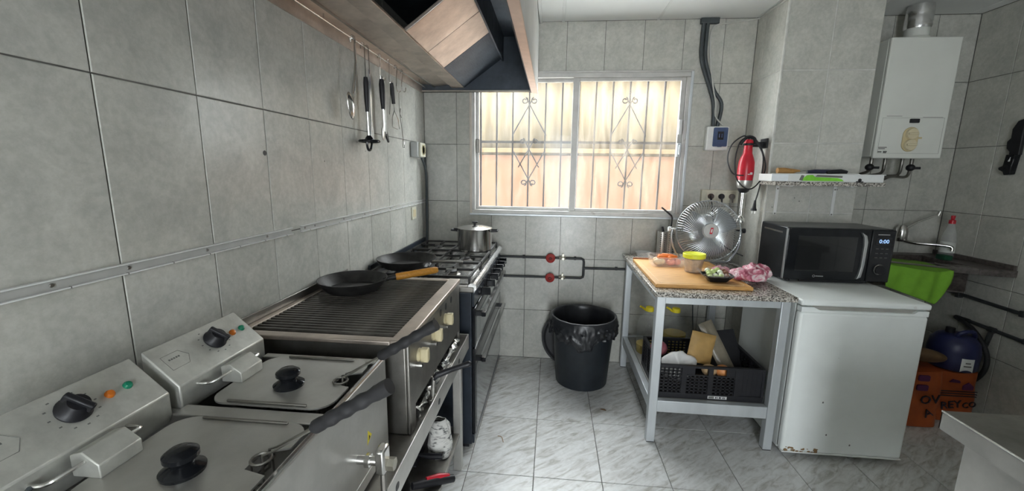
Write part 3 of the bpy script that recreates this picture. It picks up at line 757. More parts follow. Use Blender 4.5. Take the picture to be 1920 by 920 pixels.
def lid(y0, y1, label):
    x0, x1 = -0.765, -0.476
    t = thing('tank_cover', label, 'lid', (-0.62, (y0 + y1) / 2, FZ + 0.006), 'fryer lids')
    r = 0.045
    poly = rrect(x0, x1, y0, y1, r, 6)
    yn = y0 + 0.10
    # notch for the basket handle on the front side
    poly = [p for p in poly]
    i = next(k for k, p in enumerate(poly) if p[0] > x1 - 1e-4 and p[1] > (y0 + y1) / 2)
    poly = poly[:i] + [(x1, yn), (x1 - 0.045, yn + 0.010), (x1 - 0.045, yn + 0.056), (x1, yn + 0.074)] + poly[i:]
    M().prism(poly, 'Z', FZ + 0.0065, FZ + 0.0105).build('plate', M_STEEL, t)
    for yy in (y0 + 0.004, y1 - 0.010):
        M().box(x0 + 0.05, x1 - 0.05, yy, yy + 0.006, FZ + 0.0105, FZ + 0.016).build('folded_edge', M_STEELD, t, bevel=0.002)
    c = (-0.622, (y0 + y1) / 2 - 0.03, FZ + 0.0105)
    M().lathe([(0.034, 0), (0.035, 0.006), (0.026, 0.012), (0.018, 0.016), (0.020, 0.022), (0.027, 0.028), (0.027, 0.036), (0.018, 0.043), (0.004, 0.045)], c, 28).build('knob', M_BLACKG, t)
lid(0.790, 1.030, 'steel fryer lid with black knob on the tank beside the grill')
lid(0.490, 0.738, 'steel fryer lid with black knob on the tank nearest the camera')
def basket(y, label):
    t = thing('fryer_basket', label, 'basket', (-0.52, y, 0.80), 'fryer baskets')
    k = y
    q = M()
    for s in (-0.009, 0.009):
        q.tube([V(-0.535, k + s, 0.900), V(-0.500, k + s, 0.930), V(-0.497, k + s, 0.968), V(-0.480, k + s * 0.9, 0.975), V(-0.400, k + s * 0.5, 1.025)], 0.0025, 6)
    q.tube(arc((-0.508, k, 0.953), 0.017, 0, 360, 14, (1, 0, 0), (0, 1, 0))[:-1], 0.0026, 6, True)
    q.build('handle_rod', M_STEELD, t)
    a, b = V(-0.405, k, 1.022), V(-0.262, k, 1.112)
    pts, rs = [], []
    for i in range(25):
        u = i / 24; pts.append(a.lerp(b, u))
        rs.append(0.0125 + 0.0013 * math.sin(u * 5 * 2 * PI) * (0.15 < u < 0.9) + 0.0015 * (u > 0.9) - 0.004 * (u < 0.02))
    q = M().tube(pts, rs, 14)
    q.build('grip', M_RUBBER, t)
    q = M(); z0, z1 = 0.765, 0.905   # wire cage hanging in the tank
    for z in (z0, (z0 + z1) / 2, z1):
        q.tube([V(-0.535, k - 0.07, z), V(-0.535, k + 0.07, z), V(-0.74, k + 0.07, z), V(-0.74, k - 0.07, z)], 0.003, 5, True)
    for i in range(9):
        x = -0.54 - i * 0.024
        q.tube([V(x, k - 0.07, z1), V(x, k - 0.07, z0), V(x, k + 0.07, z0), V(x, k + 0.07, z1)], 0.002, 5)
    q.build('wire_cage', M_STEELD, t)
basket(0.912, 'fryer basket with ribbed black handle rising over the tank beside the grill')
basket(0.625, 'fryer basket with ribbed black handle over the tank nearest the camera')

# ------------------------------------------------------------------ gas grill
GX0, GX1, GY0, GY1, GZ = -0.950, -0.412, 1.105, 1.825, 0.980
g = thing('bar_grill', 'stainless countertop gas grill with dark iron bars and cream knobs', 'grill', (-0.68, 1.465, SZ))
q = M().box(GX0 + 0.001, GX1 - 0.06, 1.146, GY1 - 0.001, SZ + 0.002, 0.80); q.prism([(1.135, 0.657), (1.187, 0.657), (1.187, 0.735), (1.808, 0.735), (1.808, 0.657), (1.825, 0.657), (1.825, 0.965), (1.135, 0.965)], 'X', GX1 - 0.012, GX1)
q.box(GX0, GX1 - 0.011, 1.135, 1.147, SZ + 0.002, 0.965).box(GX1 - 0.061, GX1 - 0.011, 1.813, 1.825, SZ + 0.002, 0.80)
q.box(GX0, GX0 + 0.012, GY0 + 0.03, GY1, 0.80, 0.965).box(GX0, GX1, GY1 - 0.012, GY1, 0.80, 0.965)
q.build('body', M_STEELD, g, bevel=0.004)
q = M()
q.box(GX1 - 0.046, GX1 + 0.004, GY0, GY1, 0.962, GZ).box(GX0, GX0 + 0.028, GY0, GY1, 0.962, GZ)
q.box(GX0 + 0.028, GX1 - 0.046, GY0, GY0 + 0.036, 0.962, GZ - 0.004).box(GX0 + 0.028, GX1 - 0.046, GY1 - 0.03, GY1, 0.962, GZ - 0.002)
q.build('top_rim', M_STEELW, g, bevel=0.003)
M().box(GX0, GX0 + 0.006, GY0 + 0.02, GY1, GZ, GZ + 0.028).build('back_splash', M_STEELD, g, bevel=0.002)
nb = 30; y0 = GY0 + 0.043; step = (GY1 - 0.036 - y0) / nb
bar = None
for k in range(nb):
    y = y0 + step * (k + 0.5)
    if bar is None:
        bar = M().prism([(y - 0.0055, GZ - 0.022), (y + 0.0055, GZ - 0.022), (y + 0.0065, GZ - 0.008), (y + 0.003, GZ - 0.002), (y - 0.003, GZ - 0.002), (y - 0.0065, GZ - 0.008)], 'X', GX0 + 0.03, GX1 - 0.048).build('grate_bar', M_GRATE, g)
        by = y
    else:
        w = WL[bar].copy(); w.y += y - by; link_copy(bar, w, g)
for y, z in ((1.664, 0.930), (1.576, 0.930), (1.497, 0.930), (1.401, 0.930), (1.327, 0.930)):
    M().prism(rrect(y - 0.012, y + 0.012, z - 0.014, z + 0.014, 0.011), 'X', GX1 - 0.004, GX1 + 0.0008).build('vent_hole', M_BLACK, g)
for y in (1.557, 1.391, 1.224):
    k = M().lathe([(0.022, 0), (0.022, 0.006), (0.017, 0.010)], (GX1, y, 0.884), 18, 'X').build('knob', M_CREAM, g)
    M().prism([(y - 0.012, 0.862), (y + 0.012, 0.862), (y + 0.014, 0.880), (y + 0.011, 0.908), (y - 0.011, 0.908), (y - 0.014, 0.880)], 'X', GX1 + 0.008, GX1 + 0.034).build('knob_grip', M_CREAM, k, bevel=0.004)
    M().tube([(GX1 - 0.004, y - 0.03, 0.862), (GX1 + 0.022, y - 0.03, 0.862)], 0.007, 8).build('pilot_button', M_CHROME, k)
M().box(GX1 - 0.0595, GX1 - 0.058, 1.187, 1.808, SZ + 0.002, 0.733).build('dark_backing', M_BLACK, g)  # black plate added behind the opening to deepen its shade
# foil and the black tool in front of the grill
def foil_roll(name, label, pts, r):
    q = M().tube(bez(pts, 8), [r * (0.75 + 0.35 * random.random()) for _ in range(8 * (len(pts) - 1) + 1)], 12).wob(0.012, 45)
    return tag(q.build(name, M_FOIL, sharp=25), label, 'foil')
foil_roll('foil_roll', 'crumpled foil strip lying on the stand below the middle grill knob', [(-0.424, 1.215, 0.682), (-0.422, 1.30, 0.684), (-0.420, 1.42, 0.692), (-0.420, 1.455, 0.705)], 0.016)
foil_roll('foil_roll', 'crumpled foil strip lying on the stand below the far grill knob', [(-0.426, 1.54, 0.682), (-0.424, 1.64, 0.684), (-0.422, 1.74, 0.695), (-0.422, 1.785, 0.700)], 0.016)
t = thing('grill_scraper', 'black-handled grill scraper sticking out over the stand edge', 'scraper', (-0.40, 1.38, SZ))
M().tube([(-0.400, 1.345, 0.735), (-0.388, 1.345, 0.752), (-0.34, 1.37, 0.764), (-0.300, 1.39, 0.772), (-0.286, 1.396, 0.775)], [0.008, 0.012, 0.010, 0.0095, 0.012], 10).build('handle', M_BLACK, t)
M().tube([(-0.402, 1.335, 0.662), (-0.402, 1.342, 0.700), (-0.400, 1.345, 0.745)], 0.008, 8).build('shaft', M_STEELD, t)
M().box(-0.410, -0.396, 1.31, 1.36, SZ, 0.674).build('blade', M_STEELD, t, bevel=0.003)
M().sphere((-0.283, 1.397, 0.776), 0.011, 10).build('end_knob', M_BLACK, t)

# things on the lower shelf
def bagfn(u, v):
    a = 2 * PI * u
    r = 0.055 * (1.0 if v < 0.75 else 1.0 - (v - 0.75) * 2.2)
    return (-0.47 + r * math.cos(a) * 0.9, 1.66 + r * math.sin(a) * 1.0, 0.2055 + 0.17 * v)
q = M().grid(bagfn, 22, 12); top = len(q.v); q.wob(0.012, 22); 
for i, p in enumerate(q.v): p.z = max(p.z, 0.2055)
tag(q.build('paper_bag', M_PAPER, solid=0.002), 'crumpled black and white printed paper bag on the lower shelf of the stand', 'bag')
t = thing('shelf_pan', 'dark pan with red and black handle on the lower shelf of the stand', 'pan', (-0.62, 1.36, 0.205))
M().lathe([(0.125, 0.0), (0.15, 0.045), (0.153, 0.045), (0.147, 0.040), (0.120, 0.004), (0.001, 0.004)], (-0.66, 1.34, 0.206), 32).build('bowl', M_IRON, t)
M().tube([(-0.512, 1.40, 0.245), (-0.44, 1.46, 0.225), (-0.375, 1.515, 0.200)], [0.014, 0.019, 0.016], 10).build('handle', M_BLACK, t)
M().tube([(-0.468, 1.442, 0.246), (-0.425, 1.478, 0.233), (-0.392, 1.506, 0.219)], [0.009, 0.014, 0.009], 10).build('handle_inlay', M_RED, t)
t = thing('shelf_tray', 'black tray with upturned rim beside the printed bag on the lower shelf', 'tray', (-0.60, 1.63, 0.205))
q = M().box(-0.74, -0.545, 1.55, 1.76, 0.206, 0.212).box(-0.55, -0.545, 1.55, 1.76, 0.21, 0.25).box(-0.74, -0.735, 1.55, 1.76, 0.21, 0.25).box(-0.735, -0.55, 1.55, 1.555, 0.21, 0.25).box(-0.735, -0.55, 1.755, 1.76, 0.21, 0.25)
q.build('dish', M_BLACK, t, bevel=0.002)
M().tube([(-0.545, 1.585, 0.243), (-0.49, 1.575, 0.248), (-0.435, 1.575, 0.252)], [0.008, 0.013, 0.012], 8).build('handle', M_BLACK, t)

# ------------------------------------------------------------------ range cooker
KX0, KX1, KY0, KY1, KZ = -0.950, -0.385, 1.972, 3.045, 0.900
k = thing('range_cooker', 'wide black range cooker with two glass oven doors and foil-lined hob', 'cooker', (-0.67, 2.51, 0))
M().box(KX0, KX1, KY0, KY1, 0.03, KZ - 0.03).build('body', M_NAVY, k, bevel=0.004)
M().box(KX0 + 0.02, KX1 - 0.02, KY0 + 0.02, KY1 - 0.02, 0.0, 0.03).build('plinth', M_BLACK, k)
M().box(KX0, KX1 + 0.012, KY0 - 0.004, KY1 + 0.004, KZ - 0.03, KZ).build('hob_top', M_STEELD, k, bevel=0.006)
q = M().tube([V(KX1 + 0.004, KY0 + (KY1 - KY0) * i / 24, KZ - 0.004) for i in range(25)], [0.019 + 0.004 * random.random() for _ in range(25)], 10).wob(0.004, 40)
q.build('foil_edge', M_FOIL, k, sharp=25)
M().box(KX0 - 0.006, KX0 + 0.006, KY0 + 0.09, KY1, KZ - 0.02, 0.968).build('splashback', M_NAVY, k, bevel=0.002)
dy0, dy1 = KY0 + 0.012, KY1 - 0.012
M().box(KX1, KX1 + 0.012, dy0, dy1, 0.792, KZ - 0.034).build('control_panel', M_NAVY, k, bevel=0.003)
for (z0, z1) in ((0.575, 0.786), (0.085, 0.568)):
    d = M().box(KX1, KX1 + 0.018, dy0, dy1, z0, z1).build('oven_door', M_BLACKG, k, bevel=0.004)
    M().box(KX1 + 0.018, KX1 + 0.0195, dy0 + 0.035, dy1 - 0.035, z0 + 0.02, z1 - 0.055 if z1 > 0.7 else z1 - 0.10).build('door_glass', M_DOOR, d)
    hz = 0.738 if z1 > 0.7 else 0.488
    M().box(KX1 + 0.040, KX1 + 0.064, dy0 + 0.045, dy1 - 0.06, hz - 0.012, hz + 0.012).build('handle', M_BLACKG, d, bevel=0.004)
    M().box(KX1 + 0.042, KX1 + 0.062, dy0 + 0.05, dy1 - 0.065, hz + 0.0118, hz + 0.0135).build('handle_trim', M_CHROME, d)
    for yy in (dy0 + 0.055, dy1 - 0.095):
        M().box(KX1 + 0.016, KX1 + 0.042, yy, yy + 0.026, hz - 0.011, hz + 0.011).build('handle_post', M_BLACKG, d)
M().box(KX1 - 0.004, KX1 + 0.012, dy0, dy1, 0.03, 0.080).build('kick_panel', M_NAVY, k, bevel=0.002)
for y in (2.13, 2.30, 2.44, 2.57, 2.69, 2.80, 2.90):
    kb = M().lathe([(0.024, 0), (0.024, 0.012), (0.019, 0.014)], (KX1 + 0.012, y, 0.835), 18, 'X').build('knob', M_BLACK, k)
    M().box(KX1 + 0.024, KX1 + 0.076, y - 0.009, y + 0.009, 0.815, 0.857).build('knob_grip', M_BLACKG, kb, bevel=0.004)
    M().box(KX1 + 0.0755, KX1 + 0.0775, y - 0.006, y + 0.006, 0.845, 0.855).build('knob_mark', M_CHROME, kb)
# burners, foil liners and pan supports
BX = (-0.79, -0.53)
for i, y in enumerate((2.16, 2.51, 2.86)):
    for x in BX:
        def fz(u, v, x=x, y=y): return (x - 0.12 + 0.24 * u, y - 0.15 + 0.30 * v, KZ + 0.002 + 0.003 * abs(noise.noise(Vector((x * 9 + u * 7, y * 9 + v * 7, 0)))))
        M().grid(fz, 14, 14).build('foil_liner', M_FOIL, k, sharp=20)
        b = M().lathe([(0.048, 0.004), (0.048, 0.016), (0.036, 0.020), (0.036, 0.026), (0.030, 0.031), (0.001, 0.032)], (x, y, KZ), 24).build('burner', M_STEELD, k)
        M().lathe([(0.034, 0.0265), (0.034, 0.034), (0.028, 0.038), (0.001, 0.039)], (x, y, KZ), 24).build('burner_cap', M_IRON, b)
    q = M()
    for x0, x1 in ((-0.925, -0.40),):
        for yy in (y - 0.165, y + 0.165):
            q.box(x0, x1, yy - 0.005, yy + 0.005, KZ + 0.036, KZ + 0.048)
        for xx in (x0, -0.66, x1):
            q.box(xx - 0.005, xx + 0.005, y - 0.165, y + 0.165, KZ + 0.036, KZ + 0.048)
        for xx in BX:
            q.box(xx - 0.13, xx - 0.03, y - 0.005, y + 0.005, KZ + 0.036, KZ + 0.048).box(xx + 0.03, xx + 0.13, y - 0.005, y + 0.005, KZ + 0.036, KZ + 0.048)
            q.box(xx - 0.005, xx + 0.005, y - 0.165, y - 0.04, KZ + 0.036, KZ + 0.048).box(xx - 0.005, xx + 0.005, y + 0.04, y + 0.165, KZ + 0.036, KZ + 0.048)
        for xx in (x0, x1, -0.66):
            for yy in (y - 0.16, y + 0.16): q.box(xx - 0.006, xx + 0.006, yy - 0.006, yy + 0.006, KZ + 0.001, KZ + 0.04)
    q.build('pan_support', M_IRON, k)
PSZ = KZ + 0.0485
# frying pans
def pan(name, label, c, r, h, hdl):
    t = thing(name, label, 'frying pan', c)
    M().lathe([(r * 0.76, 0.0), (r * 0.97, h * 0.8), (r, h), (r * 1.005, h + 0.002), (r * 0.985, h + 0.002), (r * 0.955, h * 0.8), (r * 0.73, 0.005), (0.001, 0.004)], c, 44).build('bowl', M_IRON, t)
    hdl(t)
def h1(t):
    a = V(-0.685, 1.672, 1.012); d = V(-0.500, 1.780, 1.030)
    M().tube([V(-0.705, 1.662, 1.006), a, a.lerp(d, 0.14)], [0.010, 0.010, 0.012], 10).build('handle_socket', M_IRON, t)
    M().tube([a.lerp(d, u) for u in (0.12, 0.16, 0.45, 0.8, 0.97, 1.0)], [0.009, 0.0155, 0.0150, 0.0155, 0.0145, 0.011], 12).build('handle', M_WOODH, t)
pan('frying_pan', 'black frying pan with orange wooden handle resting on the grill bars', (-0.812, 1.605, GZ - 0.0015), 0.138, 0.044, h1)
def h2(t):
    M().tube(bez([(-0.632, 2.130, 0.985), (-0.58, 2.115, 0.992), (-0.53, 2.12, 0.994), (-0.46, 2.13, 0.990)], 5), [0.0085] * 6 + [0.007] * 10, 8).build('handle', M_STEELD, t)
pan('frying_pan', 'larger black frying pan with thin steel handle on the cooker hob', (-0.780, 2.165, PSZ), 0.160, 0.046, h2)
# stock pot with lid
pc = (-0.505, 2.72, PSZ)
t = thing('stock_pot', 'stainless two-handled stock pot standing at the back of the hob', 'pot', pc)
pr_ = 0.112
M().lathe([(pr_ - 0.006, 0), (pr_, 0.006), (pr_, 0.138), (pr_ + 0.003, 0.142), (pr_ - 0.003, 0.142), (pr_ - 0.004, 0.008), (0.001, 0.006)], pc, 40).build('body', M_CHROME, t)
for sgn in (-1, 1):
    M().tube([V(pc[0] + sgn * (pr_ - 0.002), pc[1] - 0.035, pc[2] + 0.128), V(pc[0] + sgn * (pr_ + 0.040), pc[1] - 0.03, pc[2] + 0.130), V(pc[0] + sgn * (pr_ + 0.040), pc[1] + 0.03, pc[2] + 0.130), V(pc[0] + sgn * (pr_ - 0.002), pc[1] + 0.035, pc[2] + 0.128)], 0.006, 8).build('loop_handle', M_BLACK, t)
t2 = thing('pot_lid', 'domed steel lid with dark knob covering the stock pot', 'lid', (pc[0], pc[1], pc[2] + 0.142))
lz = pc[2] + 0.1425
M().lathe([(pr_ + 0.005, 0), (pr_ + 0.006, 0.003), (pr_ * 0.7, 0.014), (0.02, 0.021), (0.001, 0.021)], (pc[0], pc[1], lz), 36).build('dome', M_CHROME, t2)
M().lathe([(0.008, 0.02), (0.008, 0.032), (0.019, 0.036), (0.020, 0.046), (0.001, 0.049)], (pc[0], pc[1], lz), 18).build('knob', M_BLACK, t2)

# gas pipes with two red valves on the back wall
gp = thing('gas_pipe', 'dark branched gas pipe with two red valves low on the back wall', 'pipe', (0.1, 3.10, 0.67))
PY = YB - 0.022
q = M(); q.tube([V(-0.384, PY, 0.826), V(0.236, PY, 0.826), V(0.252, PY, 0.818), V(0.256, PY, 0.80), V(0.256, PY, 0.70), V(0.252, PY, 0.684), V(0.236, PY, 0.676), V(-0.384, PY, 0.672)], 0.009, 10)
q.build('branch', M_PIPE, gp)
M().tube([V(0.256, PY, 0.754), V(1.31, PY, 0.762)], 0.009, 10).build('main', M_PIPE, gp)
for z in (0.826, 0.674):
    v = M().lathe([(0.020, -0.030), (0.035, -0.022), (0.036, -0.008), (0.024, 0.0)], (0.004, PY - 0.002, z), 18, 'Y').build('valve', M_REDV, gp)
    M().lathe([(0.008, -0.036), (0.012, -0.030)], (0.004, PY - 0.002, z), 12, 'Y').build('valve_cap', mat('dark_red_cap', (0.16, 0.02, 0.02), 0.6), v)
    q = M().tube([V(0.07, PY, z), V(0.118, PY, z)], 0.014, 6); q.lathe([(0.010, -0.03), (0.010, -0.01)], (0.098, PY, z), 8, 'Y'); q.box(0.092, 0.104, PY - 0.006, PY + 0.006, z + 0.01, z + 0.034)
    q.build('stopcock', M_BRASS, gp)
for x in (-0.2, 0.19, 0.5, 0.9):
    z = 0.826 if x < 0.25 else 0.757
    M().box(x - 0.008, x + 0.008, PY + 0.004, YB - 0.0005, z - 0.013, z + 0.013).build('clip', M_PIPE, gp)
# ------------------------------------------------------------------ waste bin
bn = thing('waste_bin', 'round black waste bin with black liner folded over its rim, below the window', 'bin', (0.247, 2.815, 0))
BC = (0.247, 2.815, 0.001)
M().lathe([(0.170, 0), (0.180, 0.006), (0.215, 0.46), (0.222, 0.475), (0.212, 0.475), (0.175, 0.02), (0.001, 0.015)], BC, 44).build('body', M_BIN, bn)
def liner(u, v):
    a = 2 * PI * u
    w = noise.noise(Vector((math.cos(a) * 3, math.sin(a) * 3, v * 3))) ; fr = noise.noise(Vector((math.cos(a) * 9, math.sin(a) * 9, v * 4)))
    hem = 0.135 + 0.03 * math.sin(a * 3 + 0.6) + 0.02 * math.sin(a * 7) + 0.012 * math.sin(a * 17)
    if v < 0.35:
        t = v / 0.35; r = 0.172 + 0.036 * t + 0.006 * w; z = 0.16 + 0.32 * t
    elif v < 0.45:
        t = (v - 0.35) / 0.10; r = 0.208 + 0.024 * t; z = 0.484 + 0.012 * math.sin(PI * t) + 0.004 * w
    else:
        t = (v - 0.45) / 0.55; r = 0.229 + 0.010 * math.sin(PI * t) + 0.020 * fr * t + 0.010 * noise.noise(Vector((math.cos(a) * 22, math.sin(a) * 22, v * 9))) * min(1, t * 3) - 0.004 * t; z = 0.484 - hem * t
    return (BC[0] + r * math.cos(a), BC[1] + r * math.sin(a), z)
M().grid(liner, 150, 44).build('liner', M_LINER, bn, solid=0.0015, sharp=60)
t = thing('bin_lid', 'large round black lid leaning on the back wall behind the bin', 'lid', (0.14, 3.03, 0))
q = M().lathe([(0.19, 0), (0.21, 0.004), (0.21, 0.022), (0.196, 0.024), (0.18, 0.012), (0.001, 0.016)], (0, 0, 0), 40)
q.t(Matrix.Translation((0.165, 3.065, 0.212)) @ Matrix.Rotation(math.radians(78), 4, 'X')); q.build('disc', M_RUBBER, t)
q = M().tube([V(-0.05, 0, 0.012), V(-0.045, 0, 0.035), V(0.045, 0, 0.035), V(0.05, 0, 0.012)], 0.007, 8)
q.t(Matrix.Translation((0.165, 3.065, 0.212)) @ Matrix.Rotation(math.radians(78), 4, 'X')); q.build('handle', M_BIN, t)

# ------------------------------------------------------------------ prep table
TX0, TX1, TY0, TY1, TZ = 0.538, 1.228, 2.100, 3.108, 0.875
tb = thing('prep_table', 'aluminium-legged prep table with speckled granite top under the window', 'table', (0.88, 2.6, 0))
M().box(TX0, TX1, TY0, TY1, TZ - 0.026, TZ).build('granite_top', M_GRANITE, tb, bevel=0.003)
lx = (0.562, 1.178); ly = (2.145, 3.050)
for x in lx:
    for y in ly:
        M().box(x, x + 0.045, y, y + 0.045, 0.004, TZ - 0.026).build('leg', M_ALU, tb, bevel=0.003)
        M().box(x + 0.002, x + 0.043, y + 0.002, y + 0.043, 0.0, 0.006).build('foot', M_BLACK, tb)
for (z0, z1) in ((0.800, TZ - 0.0265), (0.183, 0.250)):
    for y in ly:
        M().box(lx[0] + 0.045, lx[1], y + 0.006, y + 0.040, z0, z1).build('rail', M_ALU, tb, bevel=0.002)
    for x in lx:
        M().box(x + 0.005, x + 0.040, ly[0] + 0.045, ly[1], z0, z1).build('side_rail', M_ALU, tb, bevel=0.002)
M().box(lx[0] + 0.045, lx[1], ly[0] + 0.045, ly[1], 0.232, 0.246).build('shelf_board', mat('grey_shelf_board', (0.34, 0.34, 0.32), 0.6), tb, bevel=0.001)
# crate and contents
C0, C1, D0, D1, E0, E1 = 0.612, 1.172, 2.196, 2.600, 0.2475, 0.440
cr = thing('folding_crate', 'black plastic folding crate on the lower shelf of the prep table', 'crate', (0.89, 2.4, E0))
M().box(C0 + 0.006, C1 - 0.006, D0 + 0.006, D1 - 0.006, E0, E0 + 0.008).build('base', M_BLACK, cr)
def crate_side(a0, a1, plane, axis, hand):
    """a slatted side: frame bars, and rows of small openings between little ribs"""
    q = M()
    def bx(u0, u1, z0, z1, th=0.010):
        p0, p1 = plane - th / 2, plane + th / 2
        if axis == 'Y': q.box(u0, u1, p0, p1, z0, z1)
        else: q.box(p0, p1, u0, u1, z0, z1)
    bx(a0, a1, E0, E0 + 0.032, 0.016); bx(a0, a1, E1 - 0.012, E1, 0.018)
    L = a1 - a0; n = 4 if axis == 'Y' else 3
    for i in range(n + 1):
        c = a0 + L * i / n; bx(max(a0, c - 0.012), min(a1, c + 0.012), E0 + 0.032, E1 - 0.012, 0.014)
    for i in range(n):
        u0, u1 = a0 + L * i / n + 0.012, a0 + L * (i + 1) / n - 0.012
        hole = hand and i in (1, 2)
        ztop = E1 - 0.052 if hole else E1 - 0.012
        m_ = 5
        for k in range(m_ + 1):
            c = u0 + (u1 - u0) * k / m_; bx(c - 0.0045, c + 0.0045, E0 + 0.032, ztop, 0.006)
        z = E0 + 0.042
        while z < ztop - 0.006:
            if not (i == 3 and axis == 'Y'): bx(u0, u1, z, z + 0.008, 0.006)
            z += 0.0185
        if i == 3 and axis == 'Y': bx(u0, u1, E0 + 0.032, E1 - 0.012, 0.005)
        if hole:
            bx(u0 if i == 1 else u1 - 0.045, u0 + 0.045 if i == 1 else u1, ztop, E1 - 0.012, 0.006)
            bx(u0, u1, ztop - 0.006, ztop, 0.010)
    q.build('slatted_side', M_BLACK, cr)
crate_side(C0, C1, D0 + 0.008, 'Y', True); crate_side(C0, C1, D1 - 0.008, 'Y', False)
crate_side(D0 + 0.016, D1 - 0.016, C0 + 0.008, 'X', False); crate_side(D0 + 0.016, D1 - 0.016, C1 - 0.008, 'X', False)
M().box(0.885, 0.985, D0 - 0.0012, D0 - 0.0002, E0 + 0.008, E0 + 0.024).build('label', M_WHITEP, cr)
for (k, w) in enumerate((0.006, 0.004, 0.008, 0.003, 0.006, 0.004)):
    M().box(0.925 + k * 0.0095, 0.925 + k * 0.0095 + w, D0 - 0.0018, D0 - 0.001, E0 + 0.011, E0 + 0.021).build('label_print', M_PRINT, cr)
M().box(0.889, 0.918, D0 - 0.0018, D0 - 0.001, E0 + 0.010, E0 + 0.022).build('label_print', M_GREYPR, cr)
def lump(name, label, cat, m, c, r, sc, amp=0.006, seed=0, n=18):
    q = M().sphere(c, r, n, sc).wob(amp, 14, seed)
    return tag(q.build(name, m), label, cat)
M_ONION = mat('onion_skin', (0.52, 0.36, 0.20), 0.4, var=0.2, stretch=(1, 1, 0.3))
M_PEACHF = mat('orange_fruit_skin', (0.74, 0.30, 0.10), 0.45, var=0.15)
lump('onion', 'pale brown onion showing through the crate hand hole', 'onion', M_ONION, (0.905, 2.262, 0.392), 0.036, (1.15, 1, 0.9), 0.003, 1)
lump('orange', 'orange fruit beside the onion in the crate hand hole', 'fruit', M_PEACHF, (0.975, 2.262, 0.392), 0.034, (1.15, 1, 1), 0.002, 2)
lump('produce_bag', 'white plastic bag of produce bulging out of the crate', 'bag', mat('milky_bag_film', (0.74, 0.73, 0.72), 0.3, var=0.06, bumpv=0.5, bscale=35), (0.745, 2.30, 0.395), 0.10, (0.95, 0.62, 0.85), 0.030, 3, 30)
lump('red_onion', 'dark red onion behind the white bag in the crate', 'onion', mat('red_onion_skin', (0.28, 0.08, 0.10), 0.4), (0.665, 2.42, 0.44), 0.05, (1, 1, 0.9), 0.004, 4)
def pouch(name, label, m, c, w, h, th, rx, ry, rz):
    def f(s):
        def g(u, v):
            e = (1 - (2 * u - 1) ** 4) * (1 - (2 * v - 1) ** 6)
            return ((u - 0.5) * w, s * th * e + 0.003 * noise.noise(Vector((u * 5, v * 5, s))), v * h)
        return g
    q = M().grid(f(1), 12, 14).grid(f(-1), 12, 14)
    q.t(Matrix.Translation(c) @ Matrix.Rotation(math.radians(rz), 4, 'Z') @ Matrix.Rotation(math.radians(rx), 4, 'X') @ Matrix.Rotation(math.radians(ry), 4, 'Y'))
    return tag(q.build(name, m, sharp=60), label, 'pouch')
pouch('kraft_pouch', 'brown kraft pouch standing tilted in the crate', M_CARD, (0.865, 2.33, 0.400), 0.145, 0.175, 0.016, -12, 14, 8)
pouch('clear_pouch', 'grey translucent packet leaning right of the kraft pouch in the crate', mat('grey_film', (0.20, 0.175, 0.13), 0.3, var=0.25, bumpv=0.4, bscale=30), (1.035, 2.32, 0.36), 0.085, 0.30, 0.012, -24, -22, 4)
q = M().box(-0.09, 0.09, -0.004, 0.004, 0, 0.30).t(Matrix.Translation((1.095, 2.40, 0.265)) @ Matrix.Rotation(math.radians(-32), 4, 'X') @ Matrix.Rotation(math.radians(-8), 4, 'Y'))
tag(q.build('black_sheet', M_BLACK, bevel=0.002), 'black plastic sheet lying slanted at the right end of the crate', 'sheet')
# oil jugs behind the crate
def jug(c, label, fill):
    t = thing('oil_jug', label, 'oil jug', c, 'oil jugs under the table')
    M().lathe([(0.070, 0), (0.078, 0.008), (0.078, 0.09), (0.074, 0.105), (0.078, 0.12), (0.078, 0.20), (0.068, 0.235), (0.032, 0.275), (0.024, 0.285), (0.024, 0.305)], c, 28).build('bottle', M_CLEAR, t)
    M().lathe([(0.070, 0.002), (0.074, 0.01), (0.074, fill), (0.001, fill)], c, 24).build('oil', M_OIL, t)
    M().lathe([(0.027, 0.296), (0.027, 0.322), (0.020, 0.327), (0.001, 0.328)], c, 20).build('cap', M_YELLOW, t)
    M().tube(bez([(c[0] - 0.026, c[1], c[2] + 0.30), (c[0] - 0.045, c[1] - 0.01, c[2] + 0.318), (c[0] - 0.068, c[1] - 0.02, c[2] + 0.332)], 5), 0.007, 8).build('carry_handle', M_YELLOW, t)
jug((0.690, 2.80, 0.2465), 'nearly empty oil jug with yellow cap behind the left table leg', 0.06)
jug((0.865, 2.80, 0.2465), 'oil jug with yellow cap standing right behind the crate and brown pouch', 0.15)

# ------------------------------------------------------------------ things on the table
q = M().box(0.560, 1.052, 2.185, 2.830, TZ + 0.0005, TZ + 0.021)
bd = thing('chopping_board', 'large bamboo chopping board with juice groove on the granite top', 'chopping board', (0.8, 2.5, TZ))
q.build('board', M_BOARD, bd, bevel=0.004)
g_ = rrect(0.588, 1.024, 2.215, 2.80, 0.02, 3)
M().tube([V(a, b, TZ + 0.0208) for a, b in g_], 0.0022, 6, True).build('juice_groove', mat('groove_pale_wood', (0.74, 0.52, 0.27), 0.5), bd)
M().box(0.562, 1.050, 2.826, 2.8335, TZ + 0.001, TZ + 0.030).build('back_strip', mat('red_brown_wood', (0.36, 0.13, 0.05), 0.5, var=0.15), bd, bevel=0.002)
BZ = TZ + 0.0212
